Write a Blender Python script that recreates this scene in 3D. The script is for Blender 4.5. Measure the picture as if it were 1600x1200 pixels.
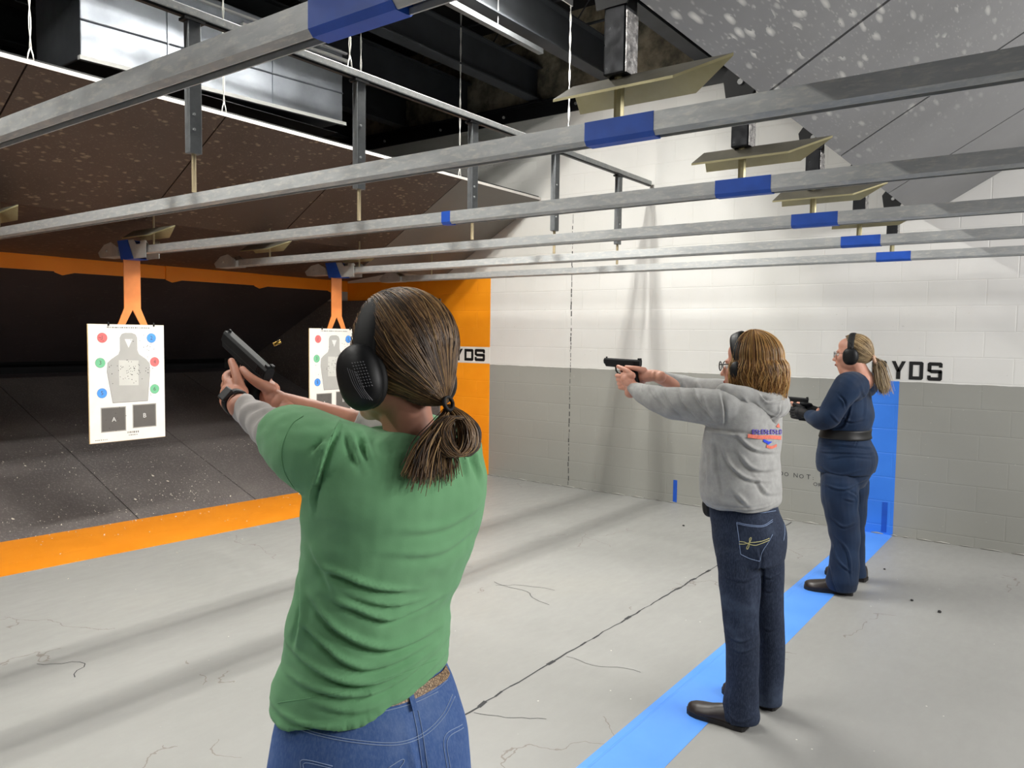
import bpy, math, random
import numpy as np
from mathutils import Vector, Matrix, noise as mnoise
sc = bpy.context.scene
for o in list(bpy.data.objects):
    bpy.data.objects.remove(o)
PI = math.pi
# ------------------------------------------------------------------ camera
YAW, PITCH, ROLL = math.radians(53.575), math.radians(-3.579), math.radians(0.778)
FPX = 1202.0
fw = np.array([math.sin(YAW)*math.cos(PITCH), math.cos(YAW)*math.cos(PITCH), math.sin(PITCH)])
rt = np.array([math.cos(YAW), -math.sin(YAW), 0.0])
up = np.cross(rt, fw)
r2 = rt*math.cos(ROLL)+up*math.sin(ROLL)
u2 = -rt*math.sin(ROLL)+up*math.cos(ROLL)
CAM = np.array([0.0, 0.0, 1.6])
cd = bpy.data.cameras.new('camera'); cam = bpy.data.objects.new('camera', cd)
sc.collection.objects.link(cam)
m = Matrix.Identity(4)
for i in range(3):
    m[i][0] = r2[i]; m[i][1] = u2[i]; m[i][2] = -fw[i]; m[i][3] = CAM[i]
cam.matrix_world = m
cd.sensor_width = 36.0; cd.lens = FPX/1600*36.0; cd.clip_start = 0.02; cd.clip_end = 100
sc.camera = cam
# ------------------------------------------------------------------ world, exposure
w = bpy.data.worlds.new('world'); sc.world = w; w.use_nodes = True
w.node_tree.nodes['Background'].inputs[0].default_value = (0.6, 0.65, 0.7, 1)
w.node_tree.nodes['Background'].inputs[1].default_value = 0.02
sc.view_settings.view_transform = 'Standard'; sc.view_settings.look = 'None'
sc.view_settings.gamma = 1.0; sc.view_settings.exposure = 0.0
sc.view_settings.use_curve_mapping = False
sc.cycles.use_denoising = True
sc.cycles.max_bounces = 8
# ------------------------------------------------------------------ lights
def strip(x, y, z, lx, ly, power, col=(1.0, 0.97, 0.92), tilt=0.0):
    l = bpy.data.lights.new('tube_light', 'AREA'); l.shape = 'RECTANGLE'
    l.size = lx; l.size_y = ly; l.energy = power; l.color = col
    o = bpy.data.objects.new('tube_light', l); sc.collection.objects.link(o)
    o.location = (x, y, z); o.rotation_euler = (tilt, 0, 0)
    return o
# downrange fixtures above the crossbar (their housings are built below)
LAMP_Y, LAMP_Z = 3.50, 4.22
LAMPS = [(-3.0, 2.2), (0.5, 2.2), (4.0, 1.8)]
for lx_, ll_ in LAMPS:
    for dy_ in (-0.272, -0.228, -0.022, 0.022):
        strip(lx_, LAMP_Y+dy_, LAMP_Z, ll_, 0.022, 34 if ll_ > 2 else 56, (1.0, 0.985, 0.93))
# fixtures above the shooters' bay, behind the camera
BAY = [(0.6, -2.6, 2.95), (2.8, -3.2, 2.95), (4.15, -2.6, 2.95), (5.55, -2.6, 2.95), (4.2, -4.8, 2.95)]  # first entry is a weak fill lamp added to brighten the tracks
for (x, y, z) in BAY:
    strip(x, y, z, 1.2, 0.3, 76 if x > 1 else 24, (1.0, 0.98, 0.96), math.radians(48))

# ------------------------------------------------------------------ mesh helpers
ORG = {}
def _link(o, parent=None):
    sc.collection.objects.link(o)
    if parent is not None:
        o.parent = parent
    return o
def thing(name, label, cat, loc=(0, 0, 0), group=None):
    o = bpy.data.objects.new(name, None); sc.collection.objects.link(o)
    o.empty_display_size = 0.1
    o.location = loc; o['label'] = label; o['category'] = cat
    if group: o['group'] = group
    ORG[o.name] = np.array(loc, float)
    return o
def tag(o, label, cat, group=None, kind=None):
    o['label'] = label; o['category'] = cat
    if group: o['group'] = group
    if kind: o['kind'] = kind
    return o
def struct(o):
    o['kind'] = 'structure'; return o
class MB:
    def __init__(s):
        s.v = []; s.f = []; s.m = []; s.mi = 0; s.sm = []; s.smooth = False; s.uv = None
    def add(s, vs, fs):
        b = len(s.v)
        s.v += [tuple(float(c) for c in p) for p in vs]
        for f in fs:
            s.f.append(tuple(b+i for i in f)); s.m.append(s.mi); s.sm.append(s.smooth)
        return s
    def mat(s, i): s.mi = i; return s
    def box(s, lo, hi):
        (x0, y0, z0), (x1, y1, z1) = lo, hi
        return s.hexa([(x0,y0,z0),(x1,y0,z0),(x1,y1,z0),(x0,y1,z0),(x0,y0,z1),(x1,y0,z1),(x1,y1,z1),(x0,y1,z1)])
    def cbox(s, c, d, rot=None):
        hx, hy, hz = d[0]/2, d[1]/2, d[2]/2
        P = [Vector(p) for p in [(-hx,-hy,-hz),(hx,-hy,-hz),(hx,hy,-hz),(-hx,hy,-hz),(-hx,-hy,hz),(hx,-hy,hz),(hx,hy,hz),(-hx,hy,hz)]]
        if rot is not None: P = [rot @ p for p in P]
        return s.hexa([p+Vector(c) for p in P])
    def hexa(s, P):
        return s.add(P, [(0,3,2,1),(4,5,6,7),(0,1,5,4),(1,2,6,5),(2,3,7,6),(3,0,4,7)])
    def quad(s, a, b, c, d): return s.add([a,b,c,d], [(0,1,2,3)])
    def poly(s, pts): return s.add(pts, [tuple(range(len(pts)))])
    def prism(s, pts, off):
        n = len(pts); off = Vector(off)
        A = [Vector(p) for p in pts]; B = [p+off for p in A]
        fs = [tuple(range(n))[::-1], tuple(range(n, 2*n))]
        for i in range(n): fs.append((i, (i+1) % n, n+(i+1) % n, n+i))
        return s.add(A+B, fs)
    def tube(s, pts, r, n=8, cap=True, flat=None, up=None):
        pts = [Vector(p) for p in pts]; k = len(pts)
        rs = r if hasattr(r, '__len__') else [r]*k
        vs = []; a0 = None
        for i, p in enumerate(pts):
            t = (pts[min(i+1, k-1)]-pts[max(i-1, 0)])
            if t.length < 1e-9: t = Vector((0, 0, 1))
            t.normalize()
            if a0 is None:
                a = Vector(up) if up else (Vector((0,0,1)) if abs(t.z) < 0.9 else Vector((1,0,0)))
            else: a = a0
            a = (a - t*a.dot(t))
            if a.length < 1e-6: a = t.orthogonal()
            a.normalize(); a0 = a
            b = t.cross(a)
            for j in range(n):
                th = 2*PI*j/n
                fl = flat if flat else 1.0
                vs.append(p + a*math.cos(th)*rs[i] + b*math.sin(th)*rs[i]*fl)
        fs = []
        for i in range(k-1):
            for j in range(n):
                fs.append((i*n+j, i*n+(j+1) % n, (i+1)*n+(j+1) % n, (i+1)*n+j))
        if cap:
            fs.append(tuple(range(n))[::-1]); fs.append(tuple((k-1)*n+j for j in range(n)))
        return s.add(vs, fs)
    def loft(s, rings, cap=True, closed=False):
        n = len(rings[0]); vs = [p for r in rings for p in r]; fs = []
        k = len(rings)
        for i in range(k if closed else k-1):
            for j in range(n):
                i2 = (i+1) % k
                fs.append((i*n+j, i*n+(j+1) % n, i2*n+(j+1) % n, i2*n+j))
        if cap and not closed:
            fs.append(tuple(range(n))[::-1]); fs.append(tuple((k-1)*n+j for j in range(n)))
        return s.add(vs, fs)
    def ell(s, c, r, rot=None, nu=20, nv=12):
        vs = []; c = Vector(c)
        for i in range(1, nv):
            ph = PI*i/nv
            for j in range(nu):
                th = 2*PI*j/nu
                p = Vector((math.sin(ph)*math.cos(th)*r[0], math.sin(ph)*math.sin(th)*r[1], math.cos(ph)*r[2]))
                if rot is not None: p = rot @ p
                vs.append(c+p)
        top = Vector((0,0,r[2])); bot = Vector((0,0,-r[2]))
        if rot is not None: top = rot @ top; bot = rot @ bot
        nt = len(vs); vs += [c+top, c+bot]
        fs = []
        for i in range(nv-2):
            for j in range(nu):
                fs.append((i*nu+j, (i+1)*nu+j, (i+1)*nu+(j+1) % nu, i*nu+(j+1) % nu))
        for j in range(nu):
            fs.append((nt, j, (j+1) % nu)); fs.append((nt+1, (nv-2)*nu+(j+1) % nu, (nv-2)*nu+j))
        return s.add(vs, fs)
    def build(s, name, mats, parent=None, smooth=None, bevel=0, solid=0, subsurf=0):
        me = bpy.data.meshes.new(name)
        org = np.zeros(3)
        if parent is not None:
            p = parent
            while p is not None:
                if p.name in ORG: org = org + ORG[p.name]
                p = p.parent
        V = np.array(s.v, float)-org if len(s.v) else np.zeros((0, 3))
        me.from_pydata(V.tolist(), [], s.f)
        if not isinstance(mats, (list, tuple)): mats = [mats]
        for mt in mats: me.materials.append(mt)
        me.polygons.foreach_set('material_index', s.m)
        sm = s.sm if smooth is None else [smooth]*len(s.f)
        me.polygons.foreach_set('use_smooth', sm)
        me.update()
        o = bpy.data.objects.new(name, me); _link(o, parent)
        if bevel:
            b = o.modifiers.new('bevel', 'BEVEL'); b.width = bevel; b.segments = 2; b.limit_method = 'ANGLE'
        if solid:
            b = o.modifiers.new('solid', 'SOLIDIFY'); b.thickness = solid; b.offset = 0
        if subsurf:
            b = o.modifiers.new('sub', 'SUBSURF'); b.levels = subsurf; b.render_levels = subsurf
        return o
def setorg(o, loc):
    """give a one-mesh top-level thing its own base as origin"""
    loc = Vector(loc); me = o.data
    me.transform(Matrix.Translation(-loc)); o.location = loc
    return o
def dup(root, dloc, label=None, name=None):
    r = root.copy(); sc.collection.objects.link(r)
    r.location = root.location + Vector(dloc)
    if label: r['label'] = label
    def rec(a, b):
        for ch in list(a.children):
            c = ch.copy(); sc.collection.objects.link(c); c.parent = b
            rec(ch, c)
    rec(root, r)
    return r
def text_mb(mb, txt, size, fn, res=3):
    """lettering as mesh; fn maps (x, y) in text space to a point"""
    cu = bpy.data.curves.new('t', 'FONT'); cu.body = txt; cu.size = size; cu.resolution_u = res
    cu.align_x = 'CENTER'; cu.align_y = 'CENTER'
    o = bpy.data.objects.new('t', cu); sc.collection.objects.link(o)
    bpy.context.view_layer.update()
    me = o.evaluated_get(bpy.context.evaluated_depsgraph_get()).to_mesh()
    vs = [fn(v.co.x, v.co.y) for v in me.vertices]; fs = [tuple(p.vertices) for p in me.polygons]
    mb.add(vs, fs)
    o.to_mesh_clear() if False else None
    bpy.data.objects.remove(o); bpy.data.curves.remove(cu)

# ------------------------------------------------------------------ materials
def rgb(h, k=1.0):
    if isinstance(h, str):
        c = [int(h[i:i+2], 16)/255 for i in (0, 2, 4)]
        c = [x/12.92 if x <= 0.04045 else ((x+0.055)/1.055)**2.4 for x in c]
    else: c = list(h)
    return (c[0]*k, c[1]*k, c[2]*k, 1.0)
class NT:
    def __init__(s, name):
        s.m = bpy.data.materials.new(name); s.m.use_nodes = True; s.t = s.m.node_tree
        s.b = s.t.nodes['Principled BSDF']; s.co = None
    def n(s, typ, **kw):
        nd = s.t.nodes.new(typ)
        for k, v in kw.items():
            if k.startswith('i_'):
                nd.inputs[int(k[2:]) if k[2:].isdigit() else k[2:]].default_value = v
            else: setattr(nd, k, v)
        return nd
    def l(s, a, b): s.t.links.new(a, b); return s
    def coord(s, scale=(1,1,1), rot=(0,0,0), src='Object'):
        if s.co is None: s.co = s.n('ShaderNodeTexCoord')
        mp = s.n('ShaderNodeMapping'); mp.inputs['Scale'].default_value = scale; mp.inputs['Rotation'].default_value = rot
        s.l(s.co.outputs[src], mp.inputs[0]); return mp.outputs[0]
    def noise(s, vec, scale, detail=4, rough=0.5, dist=0):
        nd = s.n('ShaderNodeTexNoise'); nd.inputs['Scale'].default_value = scale
        nd.inputs['Detail'].default_value = detail; nd.inputs['Roughness'].default_value = rough
        nd.inputs['Distortion'].default_value = dist
        s.l(vec, nd.inputs['Vector']); return nd.outputs['Fac']
    def vor(s, vec, scale, feature='F1', out='Distance', rnd=1.0):
        nd = s.n('ShaderNodeTexVoronoi'); nd.feature = feature; nd.inputs['Scale'].default_value = scale
        nd.inputs['Randomness'].default_value = rnd
        s.l(vec, nd.inputs['Vector']); return nd.outputs[out]
    def ramp(s, fac, stops, interp='LINEAR'):
        nd = s.n('ShaderNodeValToRGB'); cr = nd.color_ramp; cr.interpolation = interp
        while len(cr.elements) < len(stops): cr.elements.new(0.5)
        for e, (p, c) in zip(cr.elements, stops):
            e.position = p; e.color = c if hasattr(c, '__len__') else (c, c, c, 1)
        s.l(fac, nd.inputs[0]); return nd.outputs[0]
    def math(s, op, a, b=None, c=None):
        nd = s.n('ShaderNodeMath', operation=op)
        for i, x in enumerate((a, b, c)):
            if x is None: continue
            if isinstance(x, (int, float)): nd.inputs[i].default_value = x
            else: s.l(x, nd.inputs[i])
        return nd.outputs[0]
    def mix(s, fac, a, b, mode='MIX'):
        nd = s.n('ShaderNodeMix', data_type='RGBA', blend_type=mode)
        for i, x in ((0, fac), (6, a), (7, b)):
            if isinstance(x, (int, float)): nd.inputs[i].default_value = x
            elif isinstance(x, tuple): nd.inputs[i].default_value = x
            else: s.l(x, nd.inputs[i])
        return nd.outputs[2]
    def sep(s, vec):
        nd = s.n('ShaderNodeSeparateXYZ'); s.l(vec, nd.inputs[0]); return nd.outputs
    def comb(s, x, y, z):
        nd = s.n('ShaderNodeCombineXYZ')
        for i, v in enumerate((x, y, z)):
            if isinstance(v, (int, float)): nd.inputs[i].default_value = v
            else: s.l(v, nd.inputs[i])
        return nd.outputs[0]
    def col(s, x):
        if isinstance(x, tuple): s.b.inputs['Base Color'].default_value = x
        else: s.l(x, s.b.inputs['Base Color'])
        return s
    def rough(s, x):
        if isinstance(x, (int, float)): s.b.inputs['Roughness'].default_value = x
        else: s.l(x, s.b.inputs['Roughness'])
        return s
    def metal(s, x): s.b.inputs['Metallic'].default_value = x; return s
    def spec(s, x): s.b.inputs['Specular IOR Level'].default_value = x; return s
    def bump(s, h, strength=0.3, dist=0.01):
        nd = s.n('ShaderNodeBump'); nd.inputs['Strength'].default_value = strength; nd.inputs['Distance'].default_value = dist
        s.l(h, nd.inputs['Height']); s.l(nd.outputs[0], s.b.inputs['Normal']); return s
def simple(name, c, rough=0.6, metal=0.0, var=0.08, scale=12, bump=0.0, bscale=60, stretch=(1,1,1), spec=0.5):
    t = NT(name); v = t.coord(stretch)
    base = rgb(c)
    f = t.noise(v, scale, 5)
    t.col(t.ramp(f, [(0.3, tuple([x*(1-var) for x in base[:3]])+(1,)), (0.7, tuple([min(1, x*(1+var)) for x in base[:3]])+(1,))]))
    t.rough(rough).metal(metal).spec(spec)
    if bump: t.bump(t.noise(v, bscale, 4), bump, 0.004)
    return t.m
# ------------------------------------------------------------------ setting materials
XW = 6.9
def mat_wall():
    t = NT('painted_block_wall'); v = t.coord(); x, y, z = t.sep(v)
    bv = t.comb(y, t.math('ADD', z, 0.12), 0.0)
    br = t.n('ShaderNodeTexBrick'); br.inputs['Scale'].default_value = 1.0
    br.inputs['Brick Width'].default_value = 0.4; br.inputs['Row Height'].default_value = 0.2
    br.inputs['Mortar Size'].default_value = 0.006; br.inputs['Mortar Smooth'].default_value = 0.6
    br.inputs['Color1'].default_value = (1, 1, 1, 1); br.inputs['Color2'].default_value = (0.97, 0.97, 0.97, 1)
    br.inputs['Mortar'].default_value = (0.975, 0.975, 0.972, 1); t.l(bv, br.inputs[0])
    n1 = t.noise(v, 0.7, 3); n2 = t.noise(v, 5, 5)
    white = t.ramp(n1, [(0.3, rgb('d6d5d0')), (0.7, rgb('e3e2df'))])
    grey = t.ramp(n1, [(0.3, rgb('8e8e88')), (0.7, rgb('979791'))])
    edge = t.math('ADD', z, t.math('MULTIPLY', t.noise(v, 9, 2), 0.012))
    paint = t.mix(t.math('GREATER_THAN', edge, 1.277), grey, white)
    raw = t.ramp(t.noise(v, 3.5, 6, 0.65), [(0.28, rgb('2a2722')), (0.42, rgb('6b6556')), (0.56, rgb('a39a84')), (0.75, rgb('c9b49a'))])
    paint = t.mix(t.math('GREATER_THAN', z, 3.98), paint, raw)
    # scuffs and grey chips in the paint
    chips = t.math('GREATER_THAN', t.noise(t.coord((1, 1, 2)), 26, 2), 0.76)
    paint = t.mix(t.math('MULTIPLY', chips, 0.5), paint, rgb('b9b7b0'))
    c = t.mix(1.0, paint, br.outputs['Color'], 'MULTIPLY')
    t.col(t.mix(t.math('MULTIPLY', n2, 0.10), c, rgb('8d8a82'))).rough(0.5).spec(0.4)
    h = t.math('ADD', t.math('MULTIPLY', br.outputs['Fac'], -1.0), t.math('MULTIPLY', t.noise(v, 60, 4), 0.10))
    t.bump(h, 0.35, 0.004); return t.m
def mat_stripe(name, c1, c2, scuff=None, dens=0.74):
    t = NT(name); v = t.coord(); x, y, z = t.sep(v)
    bv = t.comb(y, t.math('ADD', z, 0.12), 0.0)
    br = t.n('ShaderNodeTexBrick'); br.inputs['Scale'].default_value = 1.0
    br.inputs['Brick Width'].default_value = 0.4; br.inputs['Row Height'].default_value = 0.2
    br.inputs['Mortar Size'].default_value = 0.006; br.inputs['Mortar Smooth'].default_value = 0.6; t.l(bv, br.inputs[0])
    c = t.ramp(t.noise(v, 3, 5), [(0.3, rgb(c1)), (0.7, rgb(c2))])
    if scuff:
        ms = t.math('GREATER_THAN', t.noise(t.coord((3, 1, 1)), 34, 3), dens)
        c = t.mix(t.math('MULTIPLY', ms, 0.8), c, rgb(scuff))
    t.col(c).rough(0.45); t.bump(t.math('MULTIPLY', br.outputs['Fac'], -1.0), 0.4, 0.005); return t.m
def mat_floor():
    t = NT('painted_concrete_floor'); v = t.coord()
    a = t.noise(v, 0.55, 4, 0.6); b = t.noise(t.coord((1, 2.2, 1)), 7, 6, 0.6)
    base = t.ramp(a, [(0.3, rgb('8e8e8b')), (0.55, rgb('969693')), (0.75, rgb('9b9a95'))])
    c = t.mix(t.math('MULTIPLY', b, 0.22), base, rgb('8f8d88'))
    # scrapes and small chips
    sc_ = t.math('GREATER_THAN', t.noise(t.coord((2.2, 1, 1), (0, 0, 0.5)), 30, 4, 0.6), 0.74)
    c = t.mix(t.math('MULTIPLY', sc_, 0.35), c, rgb('d2cfc6'))
    dk = t.math('GREATER_THAN', t.noise(t.coord((1, 3, 1), (0, 0, 0.2)), 17, 5, 0.7), 0.735)
    c = t.mix(t.math('MULTIPLY', dk, 0.35), c, rgb('6d6a64'))
    sp = t.math('LESS_THAN', t.vor(v, 9), 0.035)
    spm = t.math('GREATER_THAN', t.noise(v, 1.7, 2), 0.5)
    c = t.mix(t.math('MULTIPLY', t.math('MULTIPLY', sp, spm), 0.8), c, rgb('dedbd2'))
    # hairline cracks
    wv = t.n('ShaderNodeVectorMath', operation='ADD'); t.l(v, wv.inputs[0])
    nn = t.n('ShaderNodeTexNoise'); nn.inputs['Scale'].default_value = 2.2; nn.inputs['Detail'].default_value = 5; t.l(v, nn.inputs['Vector'])
    sca = t.n('ShaderNodeVectorMath', operation='SCALE'); sca.inputs['Scale'].default_value = 0.6; t.l(nn.outputs['Color'], sca.inputs[0]); t.l(sca.outputs[0], wv.inputs[1])
    cr = t.vor(wv.outputs[0], 0.9, 'DISTANCE_TO_EDGE'); line = t.math('LESS_THAN', cr, 0.0028)
    msk = t.math('GREATER_THAN', t.noise(v, 0.9, 2), 0.565)
    c = t.mix(t.math('MULTIPLY', t.math('MULTIPLY', line, msk), 0.6), c, rgb('6a5f55'))
    t.col(c).rough(t.ramp(b, [(0.3, 0.42), (0.8, 0.6)])).spec(0.45)
    t.bump(t.noise(v, 25, 5), 0.06, 0.01); return t.m
def mat_rubber():
    t = NT('rubber_trap_floor'); v = t.coord()
    base = t.ramp(t.noise(v, 1.3, 5), [(0.3, rgb('544f4e')), (0.7, rgb('6b6562'))])
    sp = t.noise(t.coord((1.6, 1, 1), (0, 0, 0.4)), 42, 5, 0.7)
    c = t.mix(t.ramp(sp, [(0.52, 0.0), (0.72, 0.75)]), base, rgb('8f8b86'))
    dots = t.math('LESS_THAN', t.vor(t.coord((1,1.7,1),(0,0,.7)), 30), 0.10); msk = t.math('GREATER_THAN', t.noise(v, 2.1, 3), 0.55)
    c = t.mix(t.math('MULTIPLY', t.math('MULTIPLY', dots, msk), 0.55), c, rgb('b9b3a4'))
    t.col(c).rough(0.75); t.bump(sp, 0.5, 0.01); return t.m
def mat_baffle(name, c1, c2, mark, thr=0.60, rot=0.0, sc2=(1, 1, 1), strength=0.75, zone=None):
    """steel plate skin with splatter marks"""
    t = NT(name); v = t.coord(sc2, (0, 0, rot)); v0 = t.coord()
    base = t.ramp(t.noise(v0, 1.1, 5, 0.6), [(0.3, rgb(c1)), (0.7, rgb(c2))])
    dn = t.noise(v, 9, 3)
    vv = t.n('ShaderNodeVectorMath', operation='ADD'); t.l(v, vv.inputs[0]); sv = t.n('ShaderNodeVectorMath', operation='SCALE')
    nn = t.n('ShaderNodeTexNoise'); nn.inputs['Scale'].default_value = 14; t.l(v, nn.inputs['Vector']); t.l(nn.outputs['Color'], sv.inputs[0]); sv.inputs['Scale'].default_value = 0.035; t.l(sv.outputs[0], vv.inputs[1])
    d = t.vor(vv.outputs[0], 15); spots = t.ramp(d, [(0.10, 1.0), (0.30, 0.35), (0.36, 0.0)])
    msk = t.ramp(t.noise(v0, 1.25, 4, 0.6), [(thr-0.1, 0.0), (thr, 1.0)])
    d2 = t.vor(vv.outputs[0], 40); sp2 = t.ramp(d2, [(0.12, 0.8), (0.3, 0.0)])
    m2 = t.math('GREATER_THAN', dn, 0.5)
    tot = t.math('MAXIMUM', t.math('MULTIPLY', spots, m2), t.math('MULTIPLY', sp2, 0.35))
    tot = t.math('MULTIPLY', tot, msk)
    if zone is not None:
        x, y, z = t.sep(v0)
        q = t.n('ShaderNodeMapRange'); t.l(x, q.inputs[0]); q.inputs[1].default_value = zone[0]; q.inputs[2].default_value = zone[1]
        tot = t.math('MULTIPLY', tot, q.outputs[0])
    t.col(t.mix(t.math('MULTIPLY', tot, strength), base, rgb(mark))).rough(0.55); t.spec(0.4)
    t.bump(d, 0.08, 0.003); return t.m
def mat_galv(name, c1='8d9192', c2='b2b5b4', metal=0.75, rough=0.42, stain=None, scale=14, stretch=(1, 1, 1)):
    t = NT(name); v = t.coord(stretch)
    c = t.ramp(t.noise(v, scale, 6, 0.65), [(0.3, rgb(c1)), (0.7, rgb(c2))])
    if stain:
        c = t.mix(t.ramp(t.noise(v, scale*2.5, 6, 0.7), [(0.5, 0.0), (0.66, 0.7)]), c, rgb(stain))
    t.col(c).metal(metal); t.rough(t.ramp(t.noise(v, scale*1.7, 4), [(0.3, rough-0.08), (0.7, rough+0.12)]))
    return t.m
M = {}
M['wall'] = mat_wall(); M['floor'] = mat_floor(); M['rubber'] = mat_rubber()
M['orange_wall'] = mat_stripe('orange_wall_paint', 'ee8f0e', 'f69b1c')
M['blue_wall'] = mat_stripe('blue_wall_paint', '2f74d8', '377fe4')
M['white_wall'] = mat_stripe('white_wall_paint', 'dedcd5', 'e6e4df')
M['orange_floor'] = mat_stripe('orange_floor_paint', 'e78a15', 'ee9220', 'eee2c8', 0.73)
M['blue_floor'] = mat_stripe('blue_floor_paint', '4e90ef', '5a9af5', 'b9d3f5', 0.80)
M['baf_far'] = mat_baffle('brown_baffle_steel', '463c36', '544841', '968773', 0.46, 0.5, (1, 2.0, 1), 0.7)
M['baf_far_grey'] = mat_baffle('grey_baffle_steel', '6b6863', '74716b', '8f7d66', 0.72, 0.5, (1, 2.0, 1), 0.5)
M['baf_near'] = mat_baffle('grey_overhead_baffle', '737374', '808081', 'cfcdc8', 0.43, 0.6, (0.42, 2.1, 1), 0.9, zone=(5.4, 2.4))
M['baf_edge'] = simple('baffle_edge', 'cfcac4', 0.6, var=0.1)
M['black'] = simple('black_painted_steel', '141517', 0.45, 0.2, bump=0.05)
M['darksteel'] = simple('dark_steel_beam', '33363a', 0.7, 0.1, scale=4, var=0.25)
M['deck'] = simple('dark_ceiling_deck', '1b1b1d', 0.9, scale=3, var=0.4)
M['bare_wall'] = simple('dark_unseen_wall', '2f2f30', 0.9)  # unseen side and back walls, kept dark to cut bounced light
M['trap'] = mat_baffle('dark_trap_steel', '393537', '454043', '6a6461', 0.55, 0.3, (1, 2, 1), 0.4)
M['galv'] = mat_galv('galvanised_track', 'a6a9aa', 'b9bbbb', 0.35, 0.45, 'd0cec6', 26, (1, .25, 1))
M['plate'] = simple('zinc_plated_bracket', 'b9bbb9', 0.45, 0.25, var=.12)
M['galvdark'] = mat_galv('grey_strut_steel', '66696b', '7b7e80', 0.5, 0.42)
M['duct'] = mat_galv('duct_sheet_metal', '8b9098', 'a3a8b0', 0.85, 0.42, scale=2.5)
M['tubeblk'] = mat_galv('scuffed_black_tube', '17181a', '25262a', 0.6, 0.35, scale=20)
M['foil'] = mat_galv('shiny_scuffed_steel', '3b3b3e', 'b9b6b4', 0.8, 0.25, 'e5e3e0', scale=26)
M['rod'] = simple('threaded_rod', 'a8997a', 0.5, 0.4)
M['guard'] = mat_galv('shaded_guard_steel', '6d6a60', '817c6c', 0.45, 0.5, scale=6)  # outer guard faces: shade painted in as a darker grey-brown
M['guardlit'] = mat_galv('lit_guard_steel', 'a39a72', 'b5ad88', 0.4, 0.45, scale=6)  # same metal for the inner faces, floor light painted in as pale yellow
M['bluetape'] = simple('blue_tape', '1450b8', 0.5, var=0.15, scale=9, bump=0.1, bscale=40)
M['bluecover'] = simple('blue_plastic', '1c4fb4', 0.45, var=0.06)
M['wire'] = simple('white_wire', 'd6d4ce', 0.5)
M['white'] = simple('white_enamel', 'd9d9d6', 0.5, var=0.03)
M['letter'] = simple('black_stencil_paint', '0f0f10', 0.5, var=0.2)
M['ink'] = simple('marker_ink', '2b2c2e', 0.7)
M['orange_arm'] = simple('orange_plastic', 'e08442', 0.45, var=0.05, scale=20)
M['debris'] = simple('pale_debris', 'd6d0c2', 0.6, var=0.3, scale=200)
M['caulk'] = simple('painted_sealant', 'a3a19b', 0.6)
M['brass'] = simple('brass', '9a7b3a', 0.3, 0.9)
M['dark'] = simple('dark_rubber_bit', '1c1b1a', 0.7)
g = bpy.data.materials.new('lamp_glow'); g.use_nodes = True
g.node_tree.nodes['Principled BSDF'].inputs['Emission Color'].default_value = (1, 0.97, 0.92, 1)
g.node_tree.nodes['Principled BSDF'].inputs['Emission Strength'].default_value = 30
M['glow'] = g
# ------------------------------------------------------------------ room shell
XL, YB, YF, ZC = -7.5, -6.5, 10.6, 4.95
struct(MB().box((XL-0.2, YB-0.2, -0.2), (XW+0.2, YF+0.2, 0)).build('floor', M['floor']))
struct(MB().box((XW, YB-0.2, 0), (XW+0.2, YF+0.2, ZC)).build('wall_right', M['wall']))
struct(MB().box((XL-0.2, YB-0.2, 0), (XL, YF+0.2, ZC)).build('wall_left', M['bare_wall']))
struct(MB().box((XL, YB-0.2, 0), (XW, YB, ZC)).build('wall_back', M['bare_wall']))
struct(MB().box((XL, YF, 0), (XW, YF+0.2, ZC)).build('wall_front', M['deck']))
struct(MB().box((XL-0.2, YB-0.2, ZC), (XW+0.2, YF+0.2, ZC+0.15)).build('ceiling', M['deck']))
# painted stripes: firing line, five-yard line, their wall bands
e = 0.0015
struct(MB().box((XL, 1.175, 0), (XW, 1.435, e)).build('trim_1', M['blue_floor']))
mb = MB(); z0 = e
near = [(XL, 5.55), (1.9, 5.55), (4.0, 5.41), (XW, 5.41)]; far = [(XW, 6.16), (5.0, 6.24), (2.3, 6.46), (XL, 6.5)]
mb.prism([(x, y, 0) for x, y in near+far], (0, 0, e)); struct(mb.build('trim_2', M['orange_floor']))
struct(MB().box((XW-0.002, 1.175, 0), (XW+0.001, 1.42, 1.274)).build('trim_3', M['blue_wall']))
mb = MB().box((XW-0.002, 5.41, 0), (XW+0.001, 6.155, 1.28)).box((XW-0.002, 5.41, 1.468), (XW+0.001, 6.155, 2.26))
mb.box((XW-0.002, 6.155, 2.03), (XW+0.001, 7.8, 2.26)); struct(mb.build('trim_4', M['orange_wall']))
struct(MB().box((XW-0.0025, 5.41, 1.28), (XW+0.001, 6.155, 1.468)).build('trim_5', M['white_wall']))
# floor joint and wall control joint (thin dark lines following a ragged course)
random.seed(3)
mb = MB(); pts = []
xs = np.arange(-3.0, 6.89, 0.06)
for i, x in enumerate(xs):
    pts.append((x, 2.02-0.012*max(0, x-3)+random.uniform(-0.006, 0.006)))
for (a, b) in zip(pts[:-1], pts[1:]):
    wdt = random.uniform(0.002, 0.006) if random.random() < .8 else 0.010
    mb.quad((a[0], a[1]-wdt, 0.0008), (b[0], b[1]-wdt, 0.0008), (b[0], b[1]+wdt, 0.0008), (a[0], a[1]+wdt, 0.0008))
def crack(start, head, n, step, wander, wd=0.0022):
    x, y = start; a = head
    for i in range(n):
        a += random.uniform(-wander, wander); nx, ny = x+math.cos(a)*step, y+math.sin(a)*step
        px_, py_ = -math.sin(a)*wd, math.cos(a)*wd
        mb.quad((x-px_, y-py_, 0.0009), (nx-px_, ny-py_, 0.0009), (nx+px_, ny+py_, 0.0009), (x+px_, y+py_, 0.0009)); x, y = nx, ny
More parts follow.
